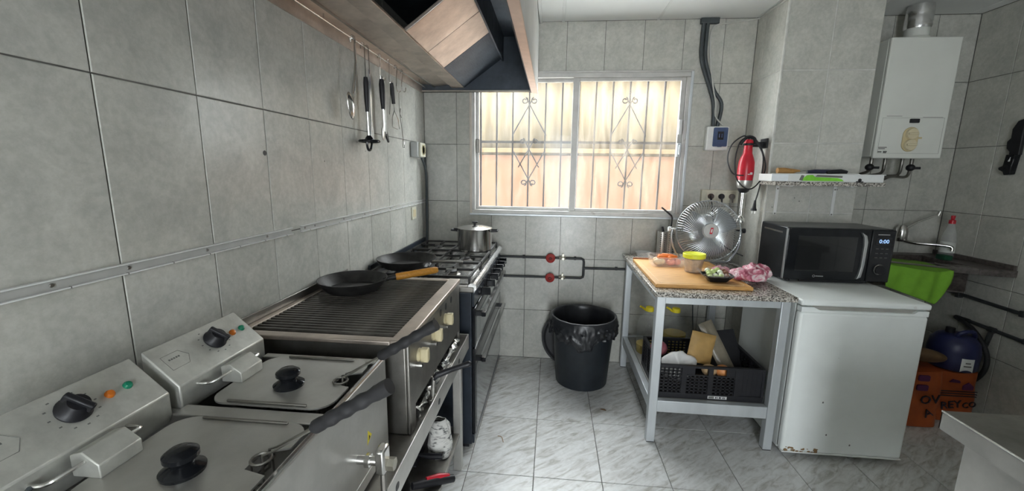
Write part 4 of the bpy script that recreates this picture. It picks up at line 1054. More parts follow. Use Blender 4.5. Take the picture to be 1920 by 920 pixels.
# open tub with vegetables
def tub(c, w, d, h, label):
    t = thing('vegetable_tub', label, 'tub', c)
    n = 8; rings = []
    q = M(); prof = [(0.84, 0.0), (0.87, 0.004), (1.0, 1.0), (1.04, 1.0), (1.04, 0.965)]
    vs = []; base = rrect(-w / 2, w / 2, -d / 2, d / 2, 0.02, 4); k = len(base)
    for (s, z) in prof:
        vs += [V(c[0] + x * s, c[1] + y * s, c[2] + z * h) for x, y in base]
    fs = [(i * k + j, i * k + (j + 1) % k, (i + 1) * k + (j + 1) % k, (i + 1) * k + j) for i in range(len(prof) - 1) for j in range(k)]
    fs.append(tuple(reversed(range(k))))
    q.add(vs, fs); q.build('container', M_PLASTIC, t, solid=0.0012)
    return t
tub((0.735, 2.665, BZ), 0.215, 0.15, 0.062, 'clear plastic tub of cut vegetables on the left of the board')
M_CARROT = mat('carrot', (0.80, 0.20, 0.03), 0.5, var=0.15)
M_PALEV = mat('pale_cut_vegetable', (0.78, 0.58, 0.36), 0.45, var=0.12)
M_TOM = mat('pink_tomato_flesh', (0.78, 0.22, 0.16), 0.35, var=0.2)
for i, (x, y, z, rz, L) in enumerate(((0.72, 2.66, 0.052, 10, 0.09), (0.75, 2.69, 0.056, -25, 0.08), (0.77, 2.65, 0.054, 30, 0.07), (0.73, 2.705, 0.050, 4, 0.08))):
    d_ = V(math.cos(math.radians(rz)), math.sin(math.radians(rz)), 0.05) * L / 2; c = V(x, y, BZ + z)
    tag(M().tube([c - d_, c - d_ * 0.8, c + d_ * 0.7, c + d_], [0.007, 0.014, 0.010, 0.004], 10).build('carrot', M_CARROT), ('longest carrot lying on top in the clear tub', 'carrot slanting to the back right in the clear tub', 'shortest carrot nearest the yellow-lidded tub', 'carrot farthest back in the clear tub')[i], 'carrot', 'carrots in the tub')
for i, (x, y) in enumerate(((0.675, 2.63), (0.685, 2.69), (0.70, 2.645))):
    tag(M().sphere((x, y, BZ + 0.026), 0.024, 14, (1.1, 1, 0.85)).wob(0.003, 20, i).build('peeled_onion', M_PALEV), ('pale peeled onion at the front left of the clear tub', 'pale peeled onion at the back left of the clear tub', 'pale peeled onion next to the carrots in the clear tub')[i], 'onion', 'peeled onions in the tub')
for i, (x, y) in enumerate(((0.755, 2.635), (0.795, 2.65), (0.785, 2.70), (0.74, 2.69))):
    tag(M().sphere((x, y, BZ + 0.025), 0.024, 14, (1.1, 1, 0.85)).wob(0.003, 20, i + 5).build('tomato', M_TOM), ('pinkish tomato at the front middle of the clear tub', 'pinkish tomato at the front right of the clear tub', 'pinkish tomato at the back right of the clear tub', 'pinkish tomato at the back middle of the clear tub')[i], 'tomato', 'tomatoes in the tub')
# round tub with yellow lid
c = (0.848, 2.50, BZ)
t = thing('lidded_tub', 'round clear tub of brown pieces under a yellow lid on the board', 'tub', c)
M().lathe([(0.045, 0), (0.048, 0.003), (0.058, 0.095), (0.0575, 0.095), (0.046, 0.005), (0.001, 0.004)], c, 30).build('container', M_PLASTIC, t)
q = M().lathe([(0.043, 0.005), (0.046, 0.03), (0.050, 0.055), (0.052, 0.078), (0.001, 0.080)], c, 26).wob(0.004, 45)
q.build('brown_filling', mat('brown_food', (0.46, 0.28, 0.12), 0.55, var=0.35, vscale=45), t)
M().lathe([(0.060, 0.085), (0.063, 0.088), (0.064, 0.108), (0.061, 0.112), (0.056, 0.108), (0.001, 0.107)], c, 32).build('lid', M_LIME, t)
# open tray of sprouts and mushrooms
t = thing('vegetable_tray', 'torn black tray wrapped in film, heaped with sprouts, near the board front', 'tray', (0.90, 2.30, BZ))
def dish(u, v):
    a = 2 * PI * u; rx, ry = (0.045 + 0.035 * v), (0.032 + 0.03 * v)
    s = 1 / max(abs(math.cos(a)), abs(math.sin(a))) ** 0.6
    return (0.905 + rx * s * math.cos(a), 2.292 + ry * s * math.sin(a), BZ + 0.001 + 0.038 * v)
M().grid(dish, 40, 5).add([dish(i / 40, 0) for i in range(40)], [tuple(range(40))]).build('dish', M_BLACKG, t, solid=0.0012)
def film(u, v):
    a = 2 * PI * u; p = dish(u, 0.75 + 0.3 * v)
    w = noise.noise(Vector((math.cos(a) * 4, math.sin(a) * 4, v)))
    return (p[0] + 0.02 * v * math.cos(a), p[1] + 0.02 * v * math.sin(a), p[2] + 0.030 * v * (0.5 + w))
M().grid(film, 48, 6).build('torn_film', M_PLASTIC, t)
M_SPR = mat('pale_green_sprout', (0.52, 0.62, 0.24), 0.5, var=0.3, vscale=30)
M_SPR2 = mat('white_sprout', (0.74, 0.76, 0.62), 0.5, var=0.15, vscale=30)
M_MUSH = mat('brown_mushroom', (0.22, 0.09, 0.05), 0.5, var=0.3, vscale=30)
rnd = random.Random(3)
for i in range(16):
    x = 0.862 + 0.088 * (i % 4) / 3.0 + rnd.uniform(-0.006, 0.006); y = 2.26 + 0.066 * (i // 4) / 3.0
    z = BZ + 0.024 + 0.022 * (i // 4) / 3 + rnd.uniform(0, 0.01)
    right = i % 4 == 3
    m_ = M_MUSH if right else (M_SPR if rnd.random() < 0.6 else M_SPR2)
    nm = 'mushroom' if right else 'sprout'
    lb = ('brown mushroom nearest the front on the right of the film-wrapped tray', 'brown mushroom second from the front in the film-wrapped tray', 'brown mushroom third from the front in the film-wrapped tray', 'brown mushroom farthest back in the film-wrapped tray')[i // 4] if right else 'round green-white sprout heaped in the film-wrapped tray'
    tag(M().sphere((x, y, z), 0.0145, 12, (1, 1, 0.95)).wob(0.002, 40, i).build(nm, m_), lb, nm, nm + 's in the tray')
# pink cloths
def bundle(name, label, c, w, d, h, rz, seed):
    def f(u, v):
        a = 2 * PI * u; b = PI * v
        r = math.sin(b) ** 0.7
        x, y, z = w / 2 * r * math.cos(a), d / 2 * r * math.sin(a), h * (0.5 - 0.5 * math.cos(b))
        nv = noise.noise_vector(Vector((x * 14 + seed, y * 14, z * 14))) * 0.020 + noise.noise_vector(Vector((x * 30, y * 40 + seed, z * 40))) * 0.009
        rd = 0.007 * math.sin(y * 130 + z * 90 + 5 * noise.noise(Vector((x * 9, y * 9, seed)))); nv.z += rd; nv.y += rd * 0.6
        return (x + nv.x, y + nv.y, max(0.0, z + nv.z * (0.2 + z / h)))
    q = M().grid(f, 40, 20).t(Matrix.Translation(c) @ Matrix.Rotation(math.radians(rz), 4, 'Z'))
    return tag(q.build(name, M_TOWEL, sharp=70), label, 'cloth', 'pink cloths on the table')
bundle('folded_cloth', 'rolled pink and white cloth at the front right of the granite top', (1.085, 2.335, TZ + 0.022), 0.185, 0.13, 0.055, -8, 1)
bundle('folded_cloth', 'pink and white cloth bunched behind the rolled one near the microwave', (1.178, 2.44, TZ + 0.001), 0.17, 0.15, 0.082, 14, 5)
bundle('folded_cloth', 'small pink and white wrapper lying behind the sprout tray', (0.985, 2.45, BZ + 0.001), 0.11, 0.10, 0.036, 0, 9)
# small clear bowl
c = (0.655, 2.96, TZ + 0.0005)
tag(M().lathe([(0.03, 0), (0.034, 0.002), (0.052, 0.045), (0.058, 0.046), (0.051, 0.043), (0.032, 0.004), (0.001, 0.004)], c, 28).build('glass_bowl', M_PLASTIC), 'small clear bowl at the back left corner of the granite top', 'bowl')
# perforated cutlery caddy with utensils
cc = (0.820, 3.025, TZ + 0.0005)
t = thing('cutlery_caddy', 'perforated steel cutlery cylinder pair beside the fan', 'utensil holder', cc)
for i, dx in enumerate((-0.028, 0.030)):
    c2 = (cc[0] + dx, cc[1], cc[2])
    M().lathe([(0.030, 0), (0.032, 0.002), (0.032, 0.185), (0.034, 0.187), (0.031, 0.187), (0.030, 0.004), (0.001, 0.003)], c2, 26).build('cylinder', M_STEEL, t)
    for a in (-115, -65):
        ca, sa = math.cos(math.radians(a)), math.sin(math.radians(a))
        for kk in range(11):
            p = V(c2[0] + 0.0322 * ca, c2[1] + 0.0322 * sa, c2[2] + 0.02 + kk * 0.0148)
            M().prism(rrect(-0.0036, 0.0036, -0.0036, 0.0036, 0.0015, 2), 'Z', -0.0003, 0.0006).t(frame_mtx(p, (-sa, ca, 0), (0, 0, 1))).build('perforation', M_BLACK, t)
t = thing('black_turner', 'black angled kitchen turner standing in the cutlery cylinder', 'utensil', (0.85, 3.025, TZ + 0.01))
M().tube([V(0.845, 3.03, TZ + 0.012), V(0.848, 3.02, TZ + 0.23)], 0.005, 8).build('stem', M_CHROME, t)
M().tube([V(0.848, 3.02, TZ + 0.225), V(0.850, 3.018, TZ + 0.285), V(0.842, 3.016, TZ + 0.302), V(0.770, 3.01, TZ + 0.358)], [0.006, 0.006, 0.0065, 0.0055], 8).build('bent_handle', M_BLACK, t)
tag(M().tube([V(0.795, 3.025, TZ + 0.012), V(0.797, 3.022, TZ + 0.19), V(0.788, 3.022, TZ + 0.222)], 0.007, 8).build('short_knife', M_BLACK), 'short black-handled knife standing in the left cutlery cylinder', 'knife')
# desk fan
fc = V(1.022, 2.80, 1.103); FR = 0.196
fn = thing('desk_fan', 'grey wire-caged fan with three blades on the granite top', 'fan', (1.03, 2.83, TZ))
tilt = Matrix.Translation(fc) @ Matrix.Rotation(math.radians(-8), 4, 'X') @ Matrix.Rotation(math.radians(-6), 4, 'Z')
def fput(q, name, m, **kw): return q.t(tilt).build(name, m, fn, **kw)
M_CAGE = mat('grey_cage_wire', (0.45, 0.47, 0.48), 0.3, 0.9)
q = M(); q.tube(arc((0, 0, 0), FR, 0, 360, 56)[:-1], 0.005, 8, True); fput(q, 'cage_ring', M_CAGE)
q = M(); q.tube(arc((0, 0.085, 0), 0.10, 0, 360, 40)[:-1], 0.003, 6, True); q.tube(arc((0, -0.055, 0), 0.048, 0, 360, 32)[:-1], 0.003, 6, True); fput(q, 'cage_hoop', M_CAGE)
wire = None
for kk in range(72):
    a = 2 * PI * kk / 72; ca, sa = math.cos(a), math.sin(a); ca2, sa2 = math.cos(a + 0.22), math.sin(a + 0.22)
    q = M(); q.tube([V(0.046 * ca2, -0.055, 0.046 * sa2), V(0.10 * ca2, -0.062, 0.10 * sa2), V(0.165 * ca, -0.050, 0.165 * sa), V(0.190 * ca, -0.022, 0.190 * sa), V(FR * ca, 0, FR * sa)], 0.0017, 4)
    q.tube([V(FR * ca, 0, FR * sa), V(0.190 * ca, 0.03, 0.190 * sa), V(0.15 * ca, 0.072, 0.15 * sa), V(0.10 * ca2, 0.085, 0.10 * sa2)], 0.0012, 4)
    fput(q, 'cage_wire', M_CAGE)
q = M().lathe([(0.047, -0.066), (0.044, -0.071), (0.001, -0.074)], (0, 0, 0), 30, 'Y'); q.lathe([(0.047, -0.05), (0.047, -0.066)], (0, 0, 0), 30, 'Y'); fput(q, 'centre_cap', mat('pale_grey_cap', (0.46, 0.47, 0.47), 0.4))
q = M().prism([(-0.010, -0.020), (0.006, -0.020), (0.014, 0.020), (-0.002, 0.020)], 'Y', -0.0765, -0.0745); fput(q, 'logo', M_RED, bevel=0.001)
q = M().prism([(-0.004, -0.011), (0.003, -0.011), (0.008, 0.011), (0.001, 0.011)], 'Y', -0.0772, -0.0764); fput(q, 'logo_slit', M_WHITEP)
for kk in range(3):
    def bl(u, v, kk=kk):
        a = math.radians(kk * 120 + 20) + (v - 0.5) * (1.25 - 0.2 * u) + 0.35 * u
        r = 0.03 + 0.135 * u
        return (r * math.cos(a), -0.012 + 0.05 * (v - 0.5) , r * math.sin(a))
    fput(M().grid(bl, 10, 10), 'blade', mat('light_grey_blade', (0.24, 0.255, 0.265), 0.4), solid=0.003)
q = M().lathe([(0.03, -0.03), (0.03, 0.02)], (0, 0, 0), 20, 'Y'); q.lathe([(0.055, 0.03), (0.062, 0.05), (0.062, 0.13), (0.045, 0.15)], (0, 0, 0), 26, 'Y'); fput(q, 'motor', mat('grey_motor', (0.28, 0.29, 0.30), 0.4))
q = M(); yb = 2.835
q.tube(bez([(fc.x - FR - 0.022, yb, 1.105), (fc.x - FR - 0.018, yb, 1.02), (fc.x - 0.15, yb + 0.014, 0.905), (fc.x - 0.11, yb + 0.014, 0.889), (fc.x + 0.11, yb + 0.014, 0.889), (fc.x + 0.17, yb + 0.01, 0.905), (fc.x + FR + 0.018, yb, 1.0), (fc.x + FR + 0.022, yb, 1.105)], 6), 0.009, 10)
q.build('bracket', mat('grey_tube', (0.34, 0.36, 0.37), 0.3, 0.7), fn)
q = M(); q.tube(bez([(fc.x - 0.185, yb + 0.022, 0.885), (fc.x - 0.15, yb + 0.08, 0.885), (fc.x, yb + 0.10, 0.885), (fc.x + 0.16, yb + 0.06, 0.885), (fc.x + 0.19, yb - 0.10, 0.885)], 6), 0.0092, 10)
q.build('foot_tube', M_CHROME, fn)
for sx in (-1, 1):
    q = M().tube([V(fc.x + sx * (FR - 0.006), yb, 1.105), V(fc.x + sx * (FR + 0.042), yb, 1.105)], 0.007, 8); q.lathe([(0.016, sx * 0.034), (0.016, sx * 0.048)], (fc.x + sx * FR, yb, 1.105), 10, 'X')
    q.build('tilt_knob', M_BLACK if sx > 0 else M_WHITEP, fn)
tag(M().tube(bez([(1.12, 3.085, 1.32), (1.125, 3.06, 1.25), (1.15, 3.04, 1.10), (1.19, 2.98, 0.99), (1.255, 2.93, 0.945), (1.29, 2.88, 0.93)], 8), 0.004, 8).build('fan_cord', M_BLACK), 'black cord running from the middle socket behind the fan to the microwave', 'cord')
tag(M().tube(bez([(1.255, 3.085, 1.30), (1.258, 3.07, 1.20), (1.25, 3.06, 1.05), (1.20, 3.05, 0.93), (1.12, 2.98, 0.885)], 8), 0.0035, 8).build('grey_cord', mat('mid_grey_cord', (0.24, 0.23, 0.22), 0.5)), 'grey cord dropping from the right socket behind the fan', 'cord')
tag(M().tube(bez([(1.06, 3.102, 0.845), (1.062, 3.100, 0.80), (1.065, 3.086, 0.757), (1.07, 3.10, 0.65), (1.08, 3.118, 0.5), (1.10, 3.112, 0.26)], 8), 0.0035, 8).build('hanging_cord', M_CABLE), 'dark cord hanging down the wall under the prep table', 'cord')
# ------------------------------------------------------------------ fittings on the back wall by the window
t = thing('breaker_box', 'small white breaker box with smoky blue cover right of the window', 'breaker box', (1.12, YB, 1.63))
M().box(1.050, 1.195, YB - 0.062, YB - 0.001, 1.630, 1.790).build('case', M_WHITEP, t, bevel=0.008)
M().prism(rrect(1.090, 1.185, 1.655, 1.782, 0.008), 'Y', YB - 0.068, YB - 0.061).build('cover', M_SWBLUE, t, bevel=0.002)
M().box(1.118, 1.158, YB - 0.0685, YB - 0.0675, 1.70, 1.755).build('window_slot', M_BLACK, t)
for x in (1.128, 1.145):
    M().box(x - 0.004, x + 0.004, YB - 0.075, YB - 0.068, 1.715, 1.740).build('switch', M_SWBLUE, t, bevel=0.002)
M().box(1.120, 1.150, YB - 0.0705, YB - 0.0675, 1.652, 1.666).build('cover_tab', M_SWBLUE, t, bevel=0.002)
for i, (dx, mm, lb) in enumerate(((0.0, M_CABLE, 'left of the thick grey cables rising from the breaker box to the ceiling'), (0.027, M_CABLE, 'right of the thick grey cables rising from the breaker box to the ceiling'))):
    tag(M().tube(bez([(0.978 + dx, YB - 0.018, 2.485), (0.975 + dx, YB - 0.018, 2.36), (0.985 + dx, YB - 0.018, 2.22), (1.055 + dx * 0.9, YB - 0.018, 2.04), (1.088 + dx * (0.7 + 1.3 * i), YB - 0.018, 1.94), (1.10 + dx, YB - 0.02, 1.79)], 8), 0.0125, 8).build('supply_cable', mm), lb, 'cable')
tag(M().tube(bez([(1.335, YB - 0.02, 2.482), (1.16, YB - 0.01, 2.462), (1.04, YB - 0.012, 2.43), (1.035, YB - 0.024, 2.25), (1.07, YB - 0.034, 2.05), (1.095, YB - 0.034, 1.95), (1.105, YB - 0.03, 1.86), (1.16, YB - 0.03, 1.80)], 8), 0.005, 8).build('thin_cable', M_CABLEW), 'thin pale cable winding beside the thick grey cables', 'cable')
tag(M().tube(bez([(1.335, YB - 0.018, 2.484), (1.325, 2.95, 2.478), (1.322, 2.80, 2.474), (1.315, 2.70, 2.480)], 6), 0.007, 8).build('ceiling_cable', M_CABLEW), 'pale cable running along the ceiling corner at the chimney breast', 'cable')
tag(M().box(0.955, 1.075, YB - 0.030, YB - 0.001, 2.455, 2.491).build('cable_clamp', M_CABLE, bevel=0.004), 'dark cover where the grey cables enter the ceiling', 'cover')
t = thing('triple_socket', 'ivory triple socket plate with three plugs above the fan', 'socket', (1.2, YB, 1.262))
M().box(1.075, 1.322, YB - 0.014, YB - 0.001, 1.266, 1.358).build('plate', M_CREAM2, t, bevel=0.004)
M().box(1.062, 1.080, YB - 0.030, YB - 0.001, 1.266, 1.358).build('side_box', M_CREAM2, t, bevel=0.003)
for i, (x, mm) in enumerate(((1.128, mat('brown_plug', (0.07, 0.05, 0.045), 0.5)), (1.200, M_BLACK), (1.272, mat('grey_plug', (0.16, 0.14, 0.13), 0.5)))):
    s = M().box(x - 0.031, x + 0.031, YB - 0.018, YB - 0.0135, 1.281, 1.343).build('socket_face', M_CREAM2, t, bevel=0.003)
    p = M().lathe([(0.019, -0.018), (0.0195, -0.036), (0.014, -0.044)], (x, YB, 1.312), 20, 'Y').build('plug', mm, s)
    M().tube([V(x, YB - 0.034, 1.305), V(x + 0.002, YB - 0.040, 1.27)], [0.008, 0.005], 8).build('plug_tail', mm, s)
# hand blender on its bracket on the chimney breast side
t = thing('wall_bracket', 'black wall bracket on the chimney breast side carrying the hand blender', 'bracket', (CX0, 2.86, 1.62))
M().box(CX0 - 0.010, CX0 - 0.0003, 2.80, 2.885, 1.632, 1.692).build('back_plate', M_BLACK, t, bevel=0.003)
M().box(1.245, CX0 - 0.008, 2.835, 2.850, 1.640, 1.672).build('arm', M_BLACK, t, bevel=0.003)
M().tube(arc((1.232, 2.842, 1.656), 0.030, -30, 210, 14, (0, 1, 0), (-0.9, 0, 0)), 0.007, 8).build('fork', M_BLACK, t)
hb = thing('hand_blender', 'red hand blender with steel shaft hanging from the black wall bracket', 'hand blender', (1.255, 2.85, 1.16))
bx, by = 1.232, 2.842
M().lathe([(0.030, 1.412), (0.045, 1.428), (0.049, 1.49), (0.046, 1.545), (0.038, 1.575), (0.027, 1.60), (0.024, 1.64), (0.027, 1.672), (0.018, 1.686), (0.001, 1.688)], (bx, by, 0), 26).build('motor_body', M_RED, hb)
M().lathe([(0.034, 1.378), (0.043, 1.395), (0.046, 1.415), (0.0465, 1.432)], (bx, by, 0), 26).build('silver_band', M_STEEL, hb)
M().lathe([(0.018, 1.352), (0.030, 1.362), (0.036, 1.382)], (bx, by, 0), 24).build('coupling', M_BLACK, hb)
M().lathe([(0.011, 1.20), (0.011, 1.380)], (bx, by, 0), 16).build('shaft', M_CHROME, hb)
M().lathe([(0.026, 1.158), (0.028, 1.165), (0.020, 1.190), (0.011, 1.205)], (bx, by, 0), 20).build('blade_guard', M_CHROME, hb)
M().tube(bez([(bx - 0.055, by - 0.005, 1.655), (bx - 0.02, by - 0.02, 1.70), (bx + 0.025, by - 0.015, 1.69), (bx + 0.03, by - 0.02, 1.655)], 5), 0.010, 8).build('trigger_grip', M_BLACK, hb)
M().box(bx - 0.006, bx + 0.022, by - 0.0475, by - 0.0455, 1.468, 1.482).build('label', M_WHITEP, hb)
M().box(bx - 0.002, bx + 0.018, by - 0.0482, by - 0.0474, 1.471, 1.474).build('label_print', M_GREYPR, hb)
q = M().tube(bez([(bx, by, 1.690), (bx - 0.05, by - 0.03, 1.705), (bx - 0.115, by - 0.03, 1.65), (bx - 0.130, by - 0.03, 1.56), (bx - 0.09, by - 0.03, 1.475), (bx - 0.03, by - 0.05, 1.462)], 8), 0.0042, 8)
q.tube(bez([(bx - 0.01, by - 0.02, 1.700), (bx - 0.07, by - 0.045, 1.67), (bx - 0.092, by - 0.05, 1.56), (bx - 0.07, by - 0.05, 1.44), (bx + 0.0, by - 0.055, 1.378), (bx + 0.06, by - 0.045, 1.41), (bx + 0.093, by - 0.05, 1.50), (bx + 0.075, by - 0.04, 1.60), (bx + 0.03, by - 0.04, 1.675), (bx, by - 0.02, 1.692)], 8), 0.0042, 8)
q.tube(bez([(bx + 0.03, by - 0.035, 1.668), (bx + 0.068, by - 0.06, 1.58), (bx + 0.066, by - 0.07, 1.42), (bx + 0.045, by - 0.075, 1.30)], 8), 0.0042, 8)
q.build('cord', M_BLACK, hb)
pl = M().tube([V(bx + 0.045, by - 0.075, 1.31), V(bx + 0.043, by - 0.075, 1.262), V(bx + 0.042, by - 0.075, 1.252), V(bx + 0.042, by - 0.075, 1.244)], [0.006, 0.012, 0.018, 0.018], 12).build('plug', M_BLACK, hb)
for dx in (-0.009, 0.009):
    M().tube([V(bx + 0.042 + dx, by - 0.075, 1.246), V(bx + 0.042 + dx, by - 0.075, 1.226)], 0.0024, 8).build('pin', M_CHROME, pl)

# ------------------------------------------------------------------ granite shelf on the chimney breast
S0, S1, SY0, SZ1 = 1.285, 1.880, 2.570, 1.432
sh = thing('granite_shelf', 'narrow speckled granite shelf on two brackets on the chimney breast', 'shelf', (1.58, 2.66, 1.40))
M().box(S0, S1, SY0, CY - 0.001, SZ1 - 0.022, SZ1).build('slab', M_GRANITE, sh, bevel=0.002)
for x in (1.392, 1.725):
    q = M().box(x - 0.009, x + 0.009, CY - 0.006, CY - 0.0005, 1.225, SZ1 - 0.0225).box(x - 0.009, x + 0.009, 2.60, CY - 0.004, SZ1 - 0.028, SZ1 - 0.0225)
    b = q.build('bracket', M_WHITEP, sh, bevel=0.001)
    for z in (1.232, 1.385):
        M().lathe([(0.005, -0.008), (0.005, -0.006)], (x, CY, z), 8, 'Y').build('screw', M_STEELD, b)
tr = thing('knife_tray', 'long white plastic tray of knives on the granite shelf', 'tray', (1.57, 2.65, SZ1))
a0, a1, b0, b1 = S0 - 0.020, 1.868, 2.575, 2.735
q = M().box(a0, a1, b0, b1, SZ1 + 0.0005, SZ1 + 0.004).box(a0, a1, b0, b0 + 0.004, SZ1 + 0.004, SZ1 + 0.043).box(a0, a1, b1 - 0.004, b1, SZ1 + 0.004, SZ1 + 0.043)
q.box(a0, a0 + 0.004, b0 + 0.004, b1 - 0.004, SZ1 + 0.004, SZ1 + 0.043).box(a1 - 0.004, a1, b0 + 0.004, b1 - 0.004, SZ1 + 0.004, SZ1 + 0.043)
q.build('dish', M_WHITEP, tr, bevel=0.002)
M().box(a0 - 0.004, a1 + 0.006, b0 - 0.004, b0 + 0.002, SZ1 + 0.041, SZ1 + 0.046).build('rim', M_WHITEP, tr, bevel=0.001)
M().prism([(1.430, SZ1 + 0.006), (1.655, SZ1 + 0.006), (1.645, SZ1 + 0.016), (1.62, SZ1 + 0.024), (1.50, SZ1 + 0.028), (1.485, SZ1 + 0.040), (1.455, SZ1 + 0.038), (1.435, SZ1 + 0.020)], 'Y', b0 - 0.0035, b0 - 0.0003).build('green_print', mat('leaf_green', (0.22, 0.62, 0.05), 0.5, var=0.2), tr)
M().prism([(1.500, SZ1 + 0.030), (1.645, SZ1 + 0.026), (1.645, SZ1 + 0.036), (1.51, SZ1 + 0.040)], 'Y', b0 - 0.0035, b0 - 0.0003).build('grey_print', M_STEELD, tr)
M().prism([(1.415, SZ1 + 0.010), (1.432, SZ1 + 0.006), (1.440, SZ1 + 0.036), (1.425, SZ1 + 0.038)], 'Y', b0 - 0.0035, b0 - 0.0003).build('print_edge', M_GREYPR, tr)
q = M().sphere((1.738, b0 - 0.006, SZ1 + 0.014), 0.009, 10, (1, 0.7, 1)); q.box(1.722, 1.755, b0 - 0.010, b0 - 0.0005, SZ1 + 0.0008, SZ1 + 0.007); q.build('clip', M_BLACK, tr)
M().box(a0 - 0.003, 1.352, b0 - 0.0045, b0 - 0.0005, SZ1 + 0.004, SZ1 + 0.0405).build('sticker', mat('pale_blue_white', (0.80, 0.84, 0.88), 0.4), tr)
def knife(name, label, pts, rs, hm, blade):
    t = thing(name, label, 'knife', pts[0])
    M().tube(pts, rs, 10).build('handle', hm, t)
    M().prism(blade[0], 'Y', blade[1], blade[1] + 0.002).build('blade', M_CHROME, t)
KZ2 = SZ1 + 0.050
knife('cleaver', 'wooden-handled knife lying across the white tray', [V(1.322, 2.64, KZ2 + 0.012), V(1.36, 2.64, KZ2 + 0.012), V(1.445, 2.64, KZ2 + 0.008)], [0.017, 0.018, 0.011], M_WOODB, ([(1.44, KZ2 + 0.002), (1.44, KZ2 + 0.012), (1.54, KZ2 + 0.014), (1.56, KZ2 + 0.002)], 2.64))
knife('kitchen_knife', 'dark blue handled knife in the middle of the white tray', [V(1.478, 2.62, KZ2 + 0.006), V(1.52, 2.62, KZ2 + 0.010), V(1.57, 2.62, KZ2 + 0.010), V(1.61, 2.62, KZ2 + 0.012)], [0.009, 0.012, 0.012, 0.010], mat('navy_handle', (0.03, 0.03, 0.06), 0.4), ([(1.40, KZ2 - 0.006), (1.48, KZ2 + 0.0), (1.48, KZ2 + 0.012), (1.42, KZ2 + 0.004)], 2.62))
knife('steak_knife', 'black handled knife pointing right on the white tray', [V(1.575, 2.600, KZ2 + 0.004), V(1.60, 2.60, KZ2 + 0.009), V(1.65, 2.60, KZ2 + 0.012), V(1.682, 2.60, KZ2 + 0.008)], [0.007, 0.012, 0.013, 0.009], M_BLACK, ([(1.68, KZ2 - 0.002), (1.76, KZ2 - 0.004), (1.74, KZ2 + 0.001), (1.68, KZ2 + 0.004)], 2.60))

# ------------------------------------------------------------------ gas water heater
bo = thing('water_heater', 'white wall-hung gas water heater with beige knobs beside the chimney breast', 'water heater', (2.14, 2.95, 1.575))
q0, q1, w0, z0, z1 = 1.947, 2.328, 2.800, 1.578, 2.268
M().box(q0, q1, w0 + 0.02, YB - 0.004, z0 + 0.01, z1).build('casing', M_BOILER, bo, bevel=0.008)
fp = M().box(q0, q1, w0, w0 + 0.022, z0, z1).build('front_cover', M_BOILER, bo, bevel=0.006)
for (x0, x1, z) in ((q0 + 0.04, q0 + 0.125, 1.824), (q1 - 0.14, q1 - 0.03, 1.818)):
    M().box(x0, x1, w0 - 0.0008, w0 + 0.0002, z, z + 0.0022).build('seam_line', M_GREYPR, fp)
M().tube([V(q0 + 0.02, w0 - 0.0005, z0 + 0.03), V(q1 - 0.02, w0 - 0.0005, z0 + 0.03), V(q1 - 0.02, w0 - 0.0005, 1.815), V(q0 + 0.02, w0 - 0.0005, 1.815)], 0.0007, 4, True).build('panel_outline', M_GREYPR, fp)
M().prism(rrect(2.118, 2.170, 1.786, 1.810, 0.004), 'Y', w0 - 0.006, w0).build('sight_window', M_BLACK, fp)
cp = M().prism(rrect(2.092, 2.178, 1.618, 1.762, 0.043, 8), 'Y', w0 - 0.008, w0).build('control_plate', M_BEIGE, fp, bevel=0.003)
for z in (1.722, 1.658):
    kn = M().lathe([(0.031, -0.022), (0.033, -0.018), (0.033, -0.008)], (2.135, w0, z), 24, 'Y').build('knob', mat('pale_beige_knob', (0.62, 0.55, 0.38), 0.45), cp)
    M().box(2.107, 2.163, w0 - 0.030, w0 - 0.021, z - 0.006, z + 0.006).build('knob_ridge', mat('pale_beige_knob', (0.62, 0.55, 0.38), 0.45), kn, bevel=0.003)
M().box(2.162, 2.20, w0 - 0.004, w0 - 0.0002, 1.694, 1.704).build('pointer', M_BEIGE, fp)
for i, (x, z, w) in enumerate(((1.968, 1.640, 0.048), (1.970, 1.632, 0.036), (1.968, 1.612, 0.022), (1.998, 1.614, 0.022), (1.999, 1.608, 0.018))):
    M().box(x, x + w, w0 - 0.0008, w0 + 0.0002, z, z + (0.005 if i < 2 else 0.008)).build('label_print', M_GREYPR, fp)
fl = M().lathe([(0.068, z1 - 0.002), (0.068, z1 + 0.03), (0.060, z1 + 0.04), (0.060, 2.47)], (2.19, 2.96, 0), 26).build('flue_collar', M_BOILER, bo)
M().lathe([(0.064, 2.355), (0.068, 2.37), (0.064, 2.385), (0.068, 2.40), (0.064, 2.415), (0.066, 2.43), (0.063, 2.488)], (2.19, 2.96, 0), 26).wob(0.003, 40).build('foil_flue', M_FOIL, bo)
for i, x in enumerate((2.01, 2.09, 2.19, 2.245)):
    M().tube(bez([(x, 2.90, z0 + 0.012), (x, 2.90, 1.54), (x + 0.01, 2.93, 1.50 - 0.01 * i), (x + 0.012, 3.05, 1.47), (x + 0.012, 3.11, 1.45)], 5), 0.009, 8).build('water_pipe', M_STEELD, bo)
for x in (1.995, 2.235):
    q = M().sphere((x, 2.885, 1.525), 0.024, 12, (1, 1, 0.9)); q.box(x + 0.012, x + 0.05, 2.872, 2.884, 1.515, 1.530); q.build('isolating_valve', M_BLACK, bo)

